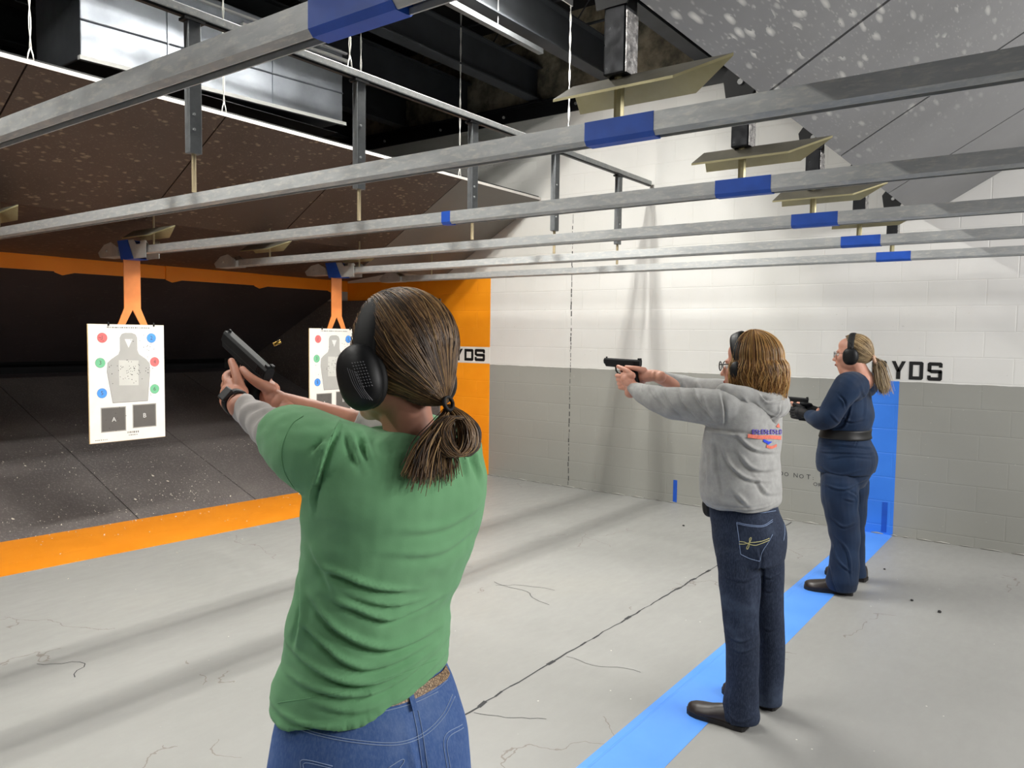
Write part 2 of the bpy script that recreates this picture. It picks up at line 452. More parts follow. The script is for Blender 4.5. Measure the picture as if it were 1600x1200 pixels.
crack((2.47, 2.0), -1.0, 9, 0.035, 0.5, 0.0016); crack((3.9, 3.0), -1.8, 14, 0.04, 0.5); crack((3.85, 2.95), -0.6, 10, 0.04, 0.6, 0.0016)
crack((1.55, 3.95), -1.2, 10, 0.04, 0.9); crack((3.2, 2.0), -1.1, 10, 0.04, 0.5, 0.0015)
struct(mb.build('trim_6', M['ink']))
mb = MB(); z = 0.02
while z < 2.9:
    dz = random.uniform(0.02, 0.06); y = 4.33+random.uniform(-0.004, 0.004); wdt = random.uniform(0.0015, 0.006)
    mb.box((XW-0.0015, y-wdt, z), (XW+0.001, y+wdt, z+dz)); z += dz+random.uniform(0, 0.03)
struct(mb.build('trim_7', M['ink']))
# ragged sealant where wall meets floor
mb = MB(); mb.smooth = True; y = 0.0
while y < 5.3:
    l = random.uniform(0.04, 0.16); r = random.uniform(0.003, 0.008)
    mb.tube([(XW-0.004, y, 0.004), (XW-0.006, y+l/2, 0.008), (XW-0.004, y+l, 0.004)], [r*0.5, r, r*0.5], 6); y += l+random.uniform(0, 0.08)
struct(mb.build('baseboard_right', M['caulk']))
# ------------------------------------------------------------------ lettering on the wall
def stencil(mb, ch, y0, y1, z0, z1, s=0.028, x=XW-0.004):
    """block capital; y0 is its left edge (y falls to the right)"""
    W_ = y0-y1; H = z1-z0; cth = s*0.45
    def bx(a, b, c_, d): mb.box((x, y0-c_, z0+b), (x+0.0045, y0-a, z0+d))
    def pl(pp): mb.prism([(x, y0-a, z0+b) for a, b in pp][::-1], (0.0045, 0, 0))
    c = s*0.4
    if ch in '0D':
        pl([(c, 0), (W_-c, 0), (W_, c), (W_, H-c), (W_-c, H), (W_-c, H-s), (W_-s, H-s), (W_-s, s), (c, s)] if False else [(0 if ch == 'D' else c, 0), (W_-c, 0), (W_, c), (W_, s), (0, s), (0, c)])
        pl([(0, H-s), (W_, H-s), (W_, H-c), (W_-c, H), (0 if ch == 'D' else c, H), (0, H-c)])
        bx(0, s, s, H-s); bx(W_-s, s, W_, H-s)
    elif ch in 'S5':
        pl([(0, c), (c, 0), (W_-c, 0), (W_, c), (W_, s), (0, s)]); pl([(0, H-s), (W_, H-s), (W_, H-c), (W_-c, H), (c, H), (0, H-c)])
        mid = (H-s)/2
        if ch == '5': bx(0, H-s, s, H)
        bx(0, mid+s*0.5, s, H-s); bx(W_-s, s, W_, mid+s*0.6)
        pl([(0, mid+s*0.6), (s, mid+s*0.0), (W_-c, mid), (W_, mid+s*0.4), (W_-s*0.2, mid+s), (c, mid+s)])
        bx(0, s, s*0.9, s*1.5)
        if ch == 'S': bx(W_-s*0.9, H-s*1.5, W_, H-s)
    elif ch == 'Y':
        q = s*0.62; m_ = W_/2
        pl([(0, H), (m_-s*.5, H*0.42), (m_+s*.5, H*0.42), (s*1.05, H)]); pl([(W_-s*1.05, H), (m_-s*.5, H*0.42), (m_+s*.5, H*0.42), (W_, H)])
        bx(m_-s*.55, 0, m_+s*.55, H*0.45)
def lettering(name, chars, label):
    t = thing(name, label, 'wall lettering', (XW-0.004, chars[-1][1], chars[0][3]))
    for ch, a, b, c, d, s in chars:
        mb = MB(); stencil(mb, ch, a, b, c, d, s); mb.build('letter', M['letter'], t)
lettering('painted_lettering', [('0', 1.385, 1.275, 1.292, 1.438, .027), ('Y', 1.238, 1.134, 1.292, 1.438, .027), ('D', 1.108, 1.006, 1.292, 1.438, .027), ('S', 0.976, 0.872, 1.29, 1.436, .027)],
          'black stencilled 0 YDS on the white wall above the blue band')
lettering('painted_lettering', [('5', 6.12, 5.99, 1.305, 1.442, .032), ('Y', 5.945, 5.81, 1.305, 1.442, .032), ('D', 5.785, 5.65, 1.305, 1.442, .032), ('S', 5.63, 5.48, 1.305, 1.444, .032)],
          'black stencilled 5 YDS on the white strip across the orange wall band')
t = thing('handwritten_note', 'black marker writing on the grey wall between the two far shooters', 'wall writing', (XW-0.001, 2.1, 0.35))
for ch, yy, zz, ss in [('D', 2.10, .407, .062), ('O', 2.05, .405, .05), ('N', 1.97, .405, .055), ('O', 1.92, .402, .052), ('T', 1.86, .404, .06), (':', 1.82, .400, .05), ('O', 1.80, .348, .045), ('R', 1.765, .346, .045)]:
    mb = MB(); text_mb(mb, ch, ss, lambda x, y: (XW-0.0012, yy-x, zz+y)); mb.build('letter', M['ink'], t)
tag(setorg(MB().box((XW-0.003, 3.085, 0.01), (XW+0.0005, 3.125, 0.225)).build('tape_strip', M['bluetape']), (XW, 3.1, 0.01)), 'short blue tape strip stuck upright at the foot of the grey wall', 'tape')
tag(setorg(MB().box((XW-0.0045, 1.222, 0.02), (XW-0.0015, 1.262, 0.27)).build('tape_strip', M['bluetape']), (XW, 1.24, 0.02)), 'dark blue tape strip stuck on the blue wall band near the floor', 'tape')
# ------------------------------------------------------------------ bullet trap
RY, RS = 6.35, math.tan(math.radians(19))
t = thing('bullet_trap', 'dark bullet trap with rubber-covered ramp behind the orange five-yard line', 'bullet trap', (0, 6.4, 0))
RW = 1.0
def ramp_z(y): return max(0.0, (y-RY)*RS)
xs = [XL+0.02]; x = -6.49
while x < XW-0.2: xs.append(x); x += 1.09
xs.append(XW-0.01)
def yfar(x): return float(np.interp(x, [XL, 2.3, 5.0, XW], [6.5, 6.46, 6.24, 6.16]))
for a, b in zip(xs[:-1], xs[1:]):
    y0a, y0b = yfar(a), yfar(b); ys = [7.62, 8.9, 9.6]
    for k in range(2):
        mb = MB(); g_ = 0.004
        if k == 0: P = [(a+g_, y0a), (b-g_, y0b), (b-g_, ys[0]-g_), (a+g_, ys[0]-g_)]
        else: P = [(a+g_, ys[0]+g_), (b-g_, ys[0]+g_), (b-g_, 9.4), (a+g_, 9.4)]
        lo = [(p[0], p[1], (0.0005 if (k == 0 and i_ < 2) else ramp_z(p[1])+0.003)) for i_, p in enumerate(P)]
        mb.hexa(lo+[(p[0], p[1], p[2]+(0.004 if (k == 0 and i_ < 2) else 0.012)) for i_, p in enumerate(lo)]); mb.build('rubber_sheet', M['rubber'], t)
mb = MB().prism([(XL+.02, 6.7, 0.0005), (XL+.02, 9.6, 0.0005), (XL+.02, 9.6, ramp_z(9.6)-.02)], (XW-XL-0.03, 0, 0)); mb.build('ramp_bed', M['trap'], t)
mb = MB().hexa([(XL+.02, 7.84, 2.2), (XW-.01, 7.84, 2.2), (XW-.01, 9.9, 1.22), (XL+.02, 9.9, 1.22), (XL+.02, 7.84, 2.23), (XW-.01, 7.84, 2.23), (XW-.01, 9.9, 1.25), (XL+.02, 9.9, 1.25)]); mb.build('upper_plate', M['trap'], t)
# orange header made of overlapping strips
for i, (a, b) in enumerate(zip(xs[:-1], xs[1:])):
    mb = MB(); st = 0.012*(i % 2)
    a0_, b0_ = max(a-.02, XL+.012), min(b+.02, XW-.012)
    mb.prism([(a0_, 7.80-st, 2.14), (a+0.05, 7.80-st, 2.115), (a+0.16, 7.80-st, 2.145), (b0_, 7.80-st, 2.148), (b0_, 7.80-st, 2.29), (a0_, 7.80-st, 2.29)], (0, 0.012, 0))
    mb.build('header_strip', M['orange_wall'], t)
mb = MB().hexa([(XL+.02, 5.86, 2.47), (XW-.01, 5.86, 2.47), (XW-.01, 7.84, 2.28), (XL+.02, 7.84, 2.28), (XL+.02, 5.86, 2.50), (XW-.01, 5.86, 2.50), (XW-.01, 7.84, 2.31), (XL+.02, 7.84, 2.31)]); mb.build('roof_plate', M['baf_far'], t)
mb = MB().box((XW-0.014, 6.165, 0.003), (XW-0.003, 9.9, 2.03)); mb.build('side_sheet', M['rubber'], t)
# white debris lying on the ramp: uncountable chips
rs = np.random.RandomState(5); mb = MB()
for cx_, cy_, sx, sy, n in [(4.4, 6.9, .7, .25, 320), (5.1, 7.2, .3, .2, 160), (2.9, 7.6, .5, .4, 160), (3.5, 6.55, 1.2, .1, 200), (2.2, 6.7, .8, .2, 120), (4.3, 6.2, .9, .22, 90), (4.0, 5.9, 1.4, .6, 60)]:
    for _ in range(n):
        x, y = rs.normal(cx_, sx), rs.normal(cy_, sy)
        if x > 6.8 or y > 9 or y < 4.8: continue
        z = (ramp_z(y)+0.0155) if y > yfar(x) else 0.003
        r = rs.uniform(0.002, 0.009)*(1.7 if rs.rand() < .08 else .8); a = rs.uniform(0, PI)
        dx, dy = math.cos(a)*r, math.sin(a)*r
        mb.hexa([(x-dx, y-dy, z), (x+dy*.5, y-dx*.5, z), (x+dx, y+dy, z+RS*dy*2), (x-dy*.5, y+dx*.5, z), (x-dx*.6, y-dy*.6, z+r*.5), (x+dy*.3, y-dx*.3, z+r*.6), (x+dx*.6, y+dy*.6, z+r*.5+RS*dy*2), (x-dy*.3, y+dx*.3, z+r*.6)])
tag(mb.build('debris_chips', M['debris']), 'pale chips scattered over the dark ramp and the orange floor stripe', 'debris', kind='stuff')
for (x, y, r, lab) in [(6.09, 2.655, .012, 'small dark crumb on the floor by the wall right of the grey hooded shooter'), (5.83, 1.034, .009, 'small dark crumb on the floor just behind the far shooter'),
                       (5.226, 0.765, .011, 'small dark crumb on the bare floor right of the far shooter'), (5.105, 0.599, .013, 'dark flat crumb, rightmost on the bare floor')]:
    mb = MB(); mb.smooth = True; rs = np.random.RandomState(int(x*10))
    mb.ell((x, y, r*.45), (r, r*.8, r*.5), nu=9, nv=6); mb.v = [tuple(np.array(p)+rs.uniform(-.15, .15, 3)*r) for p in mb.v]
    mb.v = [(p[0], p[1], max(p[2], 0.0003)) for p in mb.v]
    tag(setorg(mb.build('floor_crumb', M['dark']), (x, y, 0)), lab, 'debris')
# ------------------------------------------------------------------ overhead baffles
SEAM = [-5.43, -4.21, -2.99, -1.77, -0.55, 0.67, 1.89, 3.115, 4.34, 5.59]
def baffle(label, Y0, Z0, Y1, Z1, mats, edge, ext=None):
    t = thing('overhead_baffle', label, 'ceiling baffle', (0, Y1, Z1))
    es = [XL+.01]+[x for x in SEAM if x > XL]+[XW-0.01]
    for i, (a, b) in enumerate(zip(es[:-1], es[1:])):
        y1, z1 = Y1, Z1
        if ext and i == len(es)-2: y1, z1 = ext
        g_ = 0.005 if edge else 0.010; th = 0.02; mb = MB()
        mb.hexa([(a+g_, Y0, Z0), (b-g_, Y0, Z0), (b-g_, y1, z1), (a+g_, y1, z1), (a+g_, Y0, Z0+th), (b-g_, Y0, Z0+th), (b-g_, y1, z1+th), (a+g_, y1, z1+th)])
        mb.build('panel', mats[1] if i == len(es)-2 and len(mats) > 1 else mats[0], t)
        mb = MB(); mb.box((b-0.03, min(Y0, Y1)+.02, 0), (b+0.03, min(Y0, Y1)+.021, 0)) if False else None
    mb = MB().hexa([(XL+.01, Y0+.02, Z0+.012), (XW-.012, Y0+.02, Z0+.012), (XW-.012, Y1, Z1+.024), (XL+.01, Y1, Z1+.024), (XL+.01, Y0+.02, Z0+.04), (XW-.012, Y0+.02, Z0+.04), (XW-.012, Y1, Z1+.05), (XL+.01, Y1, Z1+.05)])
    mb.build('backing', M['black'], t)
    if edge:
        for yy, zz in ((Y0, Z0),):
            mb = MB().box((XL+.01, yy-.006, zz-.002), (XW-.012, yy, zz+.022)); mb.build('edge_strip', M['baf_edge'], t)
    return t
baffle('brown splattered sloping baffle above the targets', 4.74, 3.06, 5.83, 2.445, [M['baf_far'], M['baf_far_grey']], True, ext=(6.12, 2.28))
baffle('grey splattered sloping baffle over the firing line', -1.3, 3.97, 1.07, 2.57, [M['baf_near']], False)
# ------------------------------------------------------------------ steel beams, ledger, roof joists
t = thing('wall_ledger', 'dark bolted steel angle running along the top of the white wall', 'steel angle', (XW, 4.5, 3.93))
MB().box((XW-0.015, 1.75, 3.93), (XW-0.001, YF-.01, 4.08)).box((XW-0.10, 1.75, 4.065), (XW-0.001, YF-.01, 4.08)).build('angle', M['black'], t)
for i in range(9):
    y = 2.45+0.93*i; MB().tube([(XW-.015, y, 4.0), (XW-.028, y, 4.0)], 0.016, 8).build('bolt', M['galv'], t)
b0 = None
for i, y in enumerate([4.80, 3.83, 5.77, 6.74, 2.86, 7.71]):
    zb = 4.10; mb = MB()
    mb.box((XL+.01, y-.07, zb), (XW-.02, y+.07, zb+.015)).box((XL+.01, y-.006, zb+.015), (XW-.02, y+.006, zb+.33)).box((XL+.01, y-.07, zb+.33), (XW-.02, y+.07, zb+.345))
    lab = {0: 'dark steel ceiling beam, the one running behind the light bar', 1: 'dark steel ceiling beam nearest above the grey overhead guard', 2: 'dark steel ceiling beam just above the rear duct corner', 3: 'dark steel ceiling beam farthest back beside the duct', 4: 'dark steel ceiling beam closest over the shooters', 5: 'dark steel ceiling beam behind the duct at the trap'}[i]
    tag(setorg(mb.build('steel_beam', M['darksteel']), (0, y, zb)), lab, 'beam', 'ceiling beams across the range')
for i in range(9):
    x = 6.3-i*1.4; mb = MB()
    mb.tube([(x, YB, 4.50), (x, YF, 4.50)], .014, 6).tube([(x, YB, 4.80), (x, YF, 4.80)], .018, 6)
    y = YB
    while y < YF-.5: mb.tube([(x, y, 4.5), (x, y+.25, 4.8), (x, y+.5, 4.5)], .008, 5); y += .5
    tag(setorg(mb.build('roof_joist', M['darksteel']), (x, 0, 4.5)), 'dark open web roof joist above the steel beams', 'joist', 'roof joists under the dark ceiling')
# ------------------------------------------------------------------ sheet-metal duct
DX0, DY0, DZ0 = 2.43, 5.3, 3.36
t = thing('air_duct', 'large galvanised sheet-metal duct hanging behind the brown baffle', 'duct', (DX0, DY0, DZ0))
def rise(x): return DZ0+(x-DX0)*0.035
mb = MB(); P0 = [(DX0, 6.6), (DX0, 5.3), (4.63, 5.3), (4.63, 6.6)]
mb.hexa([(DX0, DY0, DZ0), (4.63, DY0, rise(4.63)), (4.63, 5.95, rise(4.63)), (DX0, 5.95, DZ0), (DX0, DY0, 4.07), (4.63, DY0, 4.07), (4.63, 5.95, 4.07), (DX0, 5.95, 4.07)]); mb.build('box_section', M['duct'], t, bevel=0.008)
mb = MB(); mb.box((3.02, DY0-.008, 3.38), (3.03, DY0, 4.07)).box((3.9, DY0-.008, 3.41), (3.905, DY0, 4.07))
mb.hexa([(DX0, DY0-.010, 3.60), (4.63, DY0-.010, 3.69), (4.63, DY0, 3.69), (DX0, DY0, 3.60), (DX0, DY0-.004, 3.612), (4.63, DY0-.004, 3.702), (4.63, DY0, 3.702), (DX0, DY0, 3.612)]); mb.build('seam', M['duct'], t)
mb = MB(); mb.hexa([(DX0-.01, DY0-.014, DZ0-.012), (4.66, DY0-.014, rise(4.63)-.012), (4.66, DY0+.02, rise(4.63)-.012), (DX0-.01, DY0+.02, DZ0-.012), (DX0-.01, DY0-.014, DZ0+.016), (4.66, DY0-.014, rise(4.63)+.016), (4.66, DY0+.02, rise(4.63)+.016), (DX0-.01, DY0+.02, DZ0+.016)]); mb.build('bottom_flange', M['white'], t)
MB().box((DX0+.02, DY0+.03, DZ0-.006), (4.6, 5.9, DZ0-.001)).build('underside_shade', M['black'], t)  # black sheet painting in the shade below the duct
mb = MB(); mb.hexa([(3.6, DY0-.05, 3.93), (4.66, DY0-.05, 3.955), (4.66, DY0-.02, 3.955), (3.6, DY0-.02, 3.93), (3.6, DY0-.05, 3.955), (4.66, DY0-.05, 3.98), (4.66, DY0-.02, 3.98), (3.6, DY0-.02, 3.955)])
mb.hexa([(3.2, DY0-.03, 4.0), (4.66, DY0-.03, 4.03), (4.66, DY0-.001, 4.03), (3.2, DY0-.001, 4.0), (3.2, DY0-.03, 4.015), (4.66, DY0-.03, 4.045), (4.66, DY0-.001, 4.045), (3.2, DY0-.001, 4.015)]); mb.build('bracket_rail', M['white'], t)
# ------------------------------------------------------------------ crossbar, its tubes and rods
YC, ZCB = 3.43, 3.06
RAILX = [1.035, 2.08, 3.12, 4.16, 5.19, 6.23]
t = thing('crossbar', 'long grey strut hung across the range, holding the track hangers', 'strut', (0, YC, ZCB))
MB().box((-6, YC-.021, ZCB+.012), (6.85, YC+.021, ZCB+.05)).build('strut', M['galv'], t, bevel=.003)
MB().box((-6, YC-.012, ZCB), (6.85, YC+.012, ZCB+.012)).build('strut_slot', M['black'], t)
CB = t
for i, x in enumerate([-5.2, -4.16, -3.12, -2.08, -1.04, 0]+RAILX):
    hx = thing('track_hanger', 'grey steel tube and pale rod hung from the crossbar', 'hanger', (x, YC, 2.26), 'tube hangers under the crossbar')
    if x > 0:
        names = ['nearest the camera above the first track', 'above the second track, in front of the duct', 'right of the bright duct, above the third track', 'in front of the wall ledger, above the fourth track', 'fourth in view from the left, above the fifth track', 'rightmost and shortest looking, beside the white wall']
        hx['label'] = 'steel tube hanger under the crossbar, '+names[i-6]
    MB().box((x-.032, YC-.022, 2.44), (x+.032, YC+.022, ZCB-.012)).build('tube', M['galvdark'], hx, bevel=.004)
    MB().box((x-.05, YC-.03, ZCB-.014), (x+.05, YC+.03, ZCB-.001)).build('clamp_plate', M['black'], hx)
    MB().tube([(x, YC, 2.262), (x, YC, 2.44)], .011, 8).build('rod', M['rod'], hx)
    mb = MB()
    for z in (2.55, 2.62, 2.8): mb.tube([(x-.01, YC-.022, z), (x-.01, YC-.028, z)], .007, 6)
    mb.build('rivet', M['galv'], hx)
# ------------------------------------------------------------------ tracks
PLACE = ['nearest the camera, crossing the top left corner', 'second from the camera, crossing the whole picture', 'third from the camera, carrying the left target', 'fourth from the camera, between the two targets', 'fifth from the camera, carrying the right target', 'lowest and farthest, beside the white wall']
def rail_mb(x, y0, y1):
    W_, z0, z1 = .03, 2.185, 2.25; mb = MB()
    prof = [(-W_, z1), (W_, z1), (W_, z0+.012), (W_-.012, z0), (W_-.016, z0), (W_-.016, z0+.012), (W_-.005, z0+.018), (W_-.005, z1-.005), (-W_+.005, z1-.005), (-W_+.005, z0+.018), (-W_+.016, z0+.012), (-W_+.016, z0), (-W_+.012, z0), (-W_, z0+.012)]
    mb.loft([[(x+a, y0, b) for a, b in prof], [(x+a, y1, b) for a, b in prof]], cap=False); return mb
for i, x in enumerate(RAILX):
    t = thing('overhead_track', 'galvanised overhead track, '+PLACE[i], 'track', (x, 0, 2.185))
    rail_mb(x, -4.0, 6.15).build('channel', M['galv'], t)
    W_ = .0315; mb = MB(); y0, y1 = 1.02, 1.25
    prof = [(-W_, 2.2515), (W_, 2.2515), (W_, 2.196), (W_-.012, 2.183), (-W_+.012, 2.183), (-W_, 2.196)]
    mb.loft([[(x+a, y0, b) for a, b in prof], [(x+a, y1, b) for a, b in prof]]); mb.build('blue_marker', M['bluetape'], t)
    if i == 2:
        mb = MB(); mb.loft([[(x+a, 2.70, b) for a, b in prof], [(x+a, 2.76, b) for a, b in prof]]); mb.build('blue_clip', M['bluetape'], t)
    # pulley end: side cheeks, wheel, bolts
    mb = MB()
    for s in (-1, 1):
        mb.prism([(x+s*.055, 6.13, 2.19), (x+s*.055, 6.42, 2.185), (x+s*.055, 6.45, 2.225), (x+s*.055, 6.35, 2.285), (x+s*.055, 6.24, 2.30), (x+s*.055, 6.13, 2.25)], (s*.004, 0, 0))
    mb.box((x-.055, 6.13, 2.185), (x+.055, 6.42, 2.19)); mb.box((x-.055, 6.12, 2.19), (x+.055, 6.125, 2.24))
    mb.build('end_bracket', M['plate'], t)
    mb = MB(); mb.smooth = True; mb.tube([(x-.02, 6.31, 2.235), (x+.02, 6.31, 2.235)], .038, 14); mb.build('pulley', M['black'], t)
    MB().tube([(x-.07, 6.31, 2.235), (x+.07, 6.31, 2.235)], .009, 6).build('axle', M['galv'], t)
# ------------------------------------------------------------------ deflector guards
def guard_mb(x, y0, y1, y2, zb, zr, w_=.08):
    """roof-shaped deflector: y0 far end, y1 end of the level eaves, y2 raked tip"""
    th = .005; parts = []
    for s in (-1, 1):
        mb = MB()
        A = [(x+s*w_, y0, zb), (x+s*w_, y1, zb), (x, y2, zr), (x, y0-.02, zr)]
        B = [(a+0, b, c+th*1.6) for a, b, c in A]
        if s == 1: A = A[::-1]; B = B[::-1]
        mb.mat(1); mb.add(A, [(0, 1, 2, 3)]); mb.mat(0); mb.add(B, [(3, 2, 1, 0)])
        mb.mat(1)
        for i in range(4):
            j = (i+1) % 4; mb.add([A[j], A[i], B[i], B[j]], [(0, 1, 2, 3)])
        parts.append(mb)
    return parts
def guard(x, y0, y1, y2, label, group, up_to, zb=2.315, zr=2.371):
    t = thing('deflector_guard', label, 'deflector', (x, (y0+y2)/2, zb), group)
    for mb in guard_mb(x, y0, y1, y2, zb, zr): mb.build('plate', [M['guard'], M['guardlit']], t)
    return t
GP = ['above the blue marker of the nearest track', 'above the second track, largest in view', 'above the third track', 'above the fourth track', 'above the fifth track', 'above the sixth track, mostly hidden']
for i, x in enumerate(RAILX):
    guard(x, 1.335, .94, .80, 'roof-shaped steel deflector over the firing line, '+GP[i], 'deflector guards over the firing line', 2.4)
    t = thing('baffle_hanger', 'black square tube bolted to the grey baffle, '+GP[i].replace('above', 'over'), 'hanger', (x, 1.15, 2.25))
    cx_ = x; cy_ = 1.15; h = .037; top = 2.66
    MB().box((cx_-h, cy_-h, 2.375), (cx_+h, cy_+h, top)).build('square_tube', M['tubeblk'], t, bevel=.006)
    MB().box((cx_-h+.002, cy_-h-.003, 2.378), (cx_+h-.002, cy_-h, 2.555)).build('scuffed_face', M['foil'], t)
    mb = MB().prism([(cx_-h-.006, cy_+.06, 2.57), (cx_-h-.006, cy_+.075, 2.66), (cx_-h-.006, cy_+.03, 2.72), (cx_-h-.006, cy_-.10, 2.69), (cx_-h-.006, cy_-.08, 2.62), (cx_-h-.006, cy_-.04, 2.57)], (.006, 0, 0)); mb.build('bracket', M['black'], t)
    mb = MB().tube([(cx_-h-.014, cy_, 2.63), (cx_-h-.006, cy_, 2.63)], .012, 8); mb.build('bolt', M['galv'], t)
    MB().tube([(x, 1.15, 2.252), (x, 1.15, 2.378)], .016, 8).build('rod', M['guardlit'], t)
    g2 = ['above the nearest track, out at the left edge', 'at the left edge above the second track', 'just above the left target carrier', 'above the fourth track, between the targets', 'just above the right target carrier', 'over the far end of the sixth track']
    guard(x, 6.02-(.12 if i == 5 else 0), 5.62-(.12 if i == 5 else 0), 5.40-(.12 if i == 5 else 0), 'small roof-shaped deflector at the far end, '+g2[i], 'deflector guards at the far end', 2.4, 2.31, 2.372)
    tag(setorg(MB().tube([(x, 5.70, 2.252), (x, 5.70, 2.50)], .008, 8).build('threaded_rod', M['rod']), (x, 5.70, 2.25)), 'thin rod through the far deflector '+g2[i].replace('just ', ''), 'rod', 'thin rods at the far ends of the tracks')
# ------------------------------------------------------------------ ceiling strut seen past the lamps, lamp housings
t = thing('strut_bar', 'pale grey steel bar hanging high above the crossbar', 'bar', (4.4, 3.8, 3.985))
MB().box((3.4, 3.775, 3.985), (5.50, 3.825, 4.025)).build('bar', M['galvdark'], t)
for x in (3.6, 4.9): MB().tube([(x, 3.8, 4.02), (x, 3.8, 4.5)], .003, 5).build('hanging_wire', M['wire'], t)
def housing(x, l):
    t = thing('strip_light', 'white fluorescent strip light with a side shield, above the crossbar', 'light', (x, LAMP_Y, LAMP_Z), 'strip lights above the crossbar')
    mb = MB().box((x-l/2-.05, LAMP_Y-.35, LAMP_Z+.05), (x+l/2+.05, LAMP_Y+.09, LAMP_Z+.09)); mb.build('housing', M['white'], t)
    MB().box((x-l/2-.05, LAMP_Y-.36, LAMP_Z-.185), (x+l/2+.05, LAMP_Y-.35, LAMP_Z+.09)).build('side_shield', M['white'], t)
    mb = MB(); mb.smooth = True
    for s in (-.272, -.228, -.022, .022): mb.tube([(x-l/2, LAMP_Y+s, LAMP_Z+.02), (x+l/2, LAMP_Y+s, LAMP_Z+.02)], .013, 8)
    mb.build('tube_lamp', M['glow'], t)
for lx_, ll_ in LAMPS: housing(lx_, ll_)
for i, (x, y, z) in enumerate(BAY):  # the first housing carries the added fill lamp
    t = thing('strip_light', 'white ceiling light behind the shooters', 'light', (x, y, z), 'lights behind the shooters')
    MB().cbox((x, y-.035, z+.03), (1.26, .36, .05), Matrix.Rotation(math.radians(48), 3, 'X')).build('housing', M['white'], t)
    for dx in (-.5, .5): MB().tube([(x+dx, y, z+.09), (x+dx, y, ZC)], .004, 5).build('hanging_wire', M['wire'], t)
# ------------------------------------------------------------------ twisted suspension wires
def wire(x, y, z0, z1, lab, hook=True):
    mb = MB(); mb.smooth = True; n = 26
    for ph in (0, PI):
        mb.tube([(x+.005*math.cos(k*1.1+ph), y+.005*math.sin(k*1.1+ph), z0+.06+(z1-z0-.06)*k/n) for k in range(n+1)], .0035, 5)
    mb.tube([(x, y, z0+.07), (x-.012, y, z0+.03), (x-.016, y, z0), (x+.016, y, z0), (x+.012, y, z0+.03), (x, y, z0+.07)], .004, 5)
    tag(setorg(mb.build('twisted_wire', M['wire']), (x, y, z0)), lab, 'wire', 'twisted white suspension wires')
wire(1.907, 4.74, 3.085, 4.6, 'twisted white wire tied to the brown baffle edge, at the top left corner')
wire(3.10, 4.74, 3.085, 4.6, 'twisted white wire tied to the brown baffle edge, in front of the bright duct')
wire(5.555, 4.74, 3.085, 4.6, 'twisted white wire tied to the brown baffle edge, right of the duct')
wire(4.33, 4.74, 3.085, 4.6, 'thin white wire down to the baffle edge behind the crossbar')
wire(5.376, YC, 3.11, 4.5, 'twisted white wire holding the crossbar near its right end')
wire(3.05, YC, 3.11, 4.1, 'twisted white wire holding the crossbar beside the duct end')
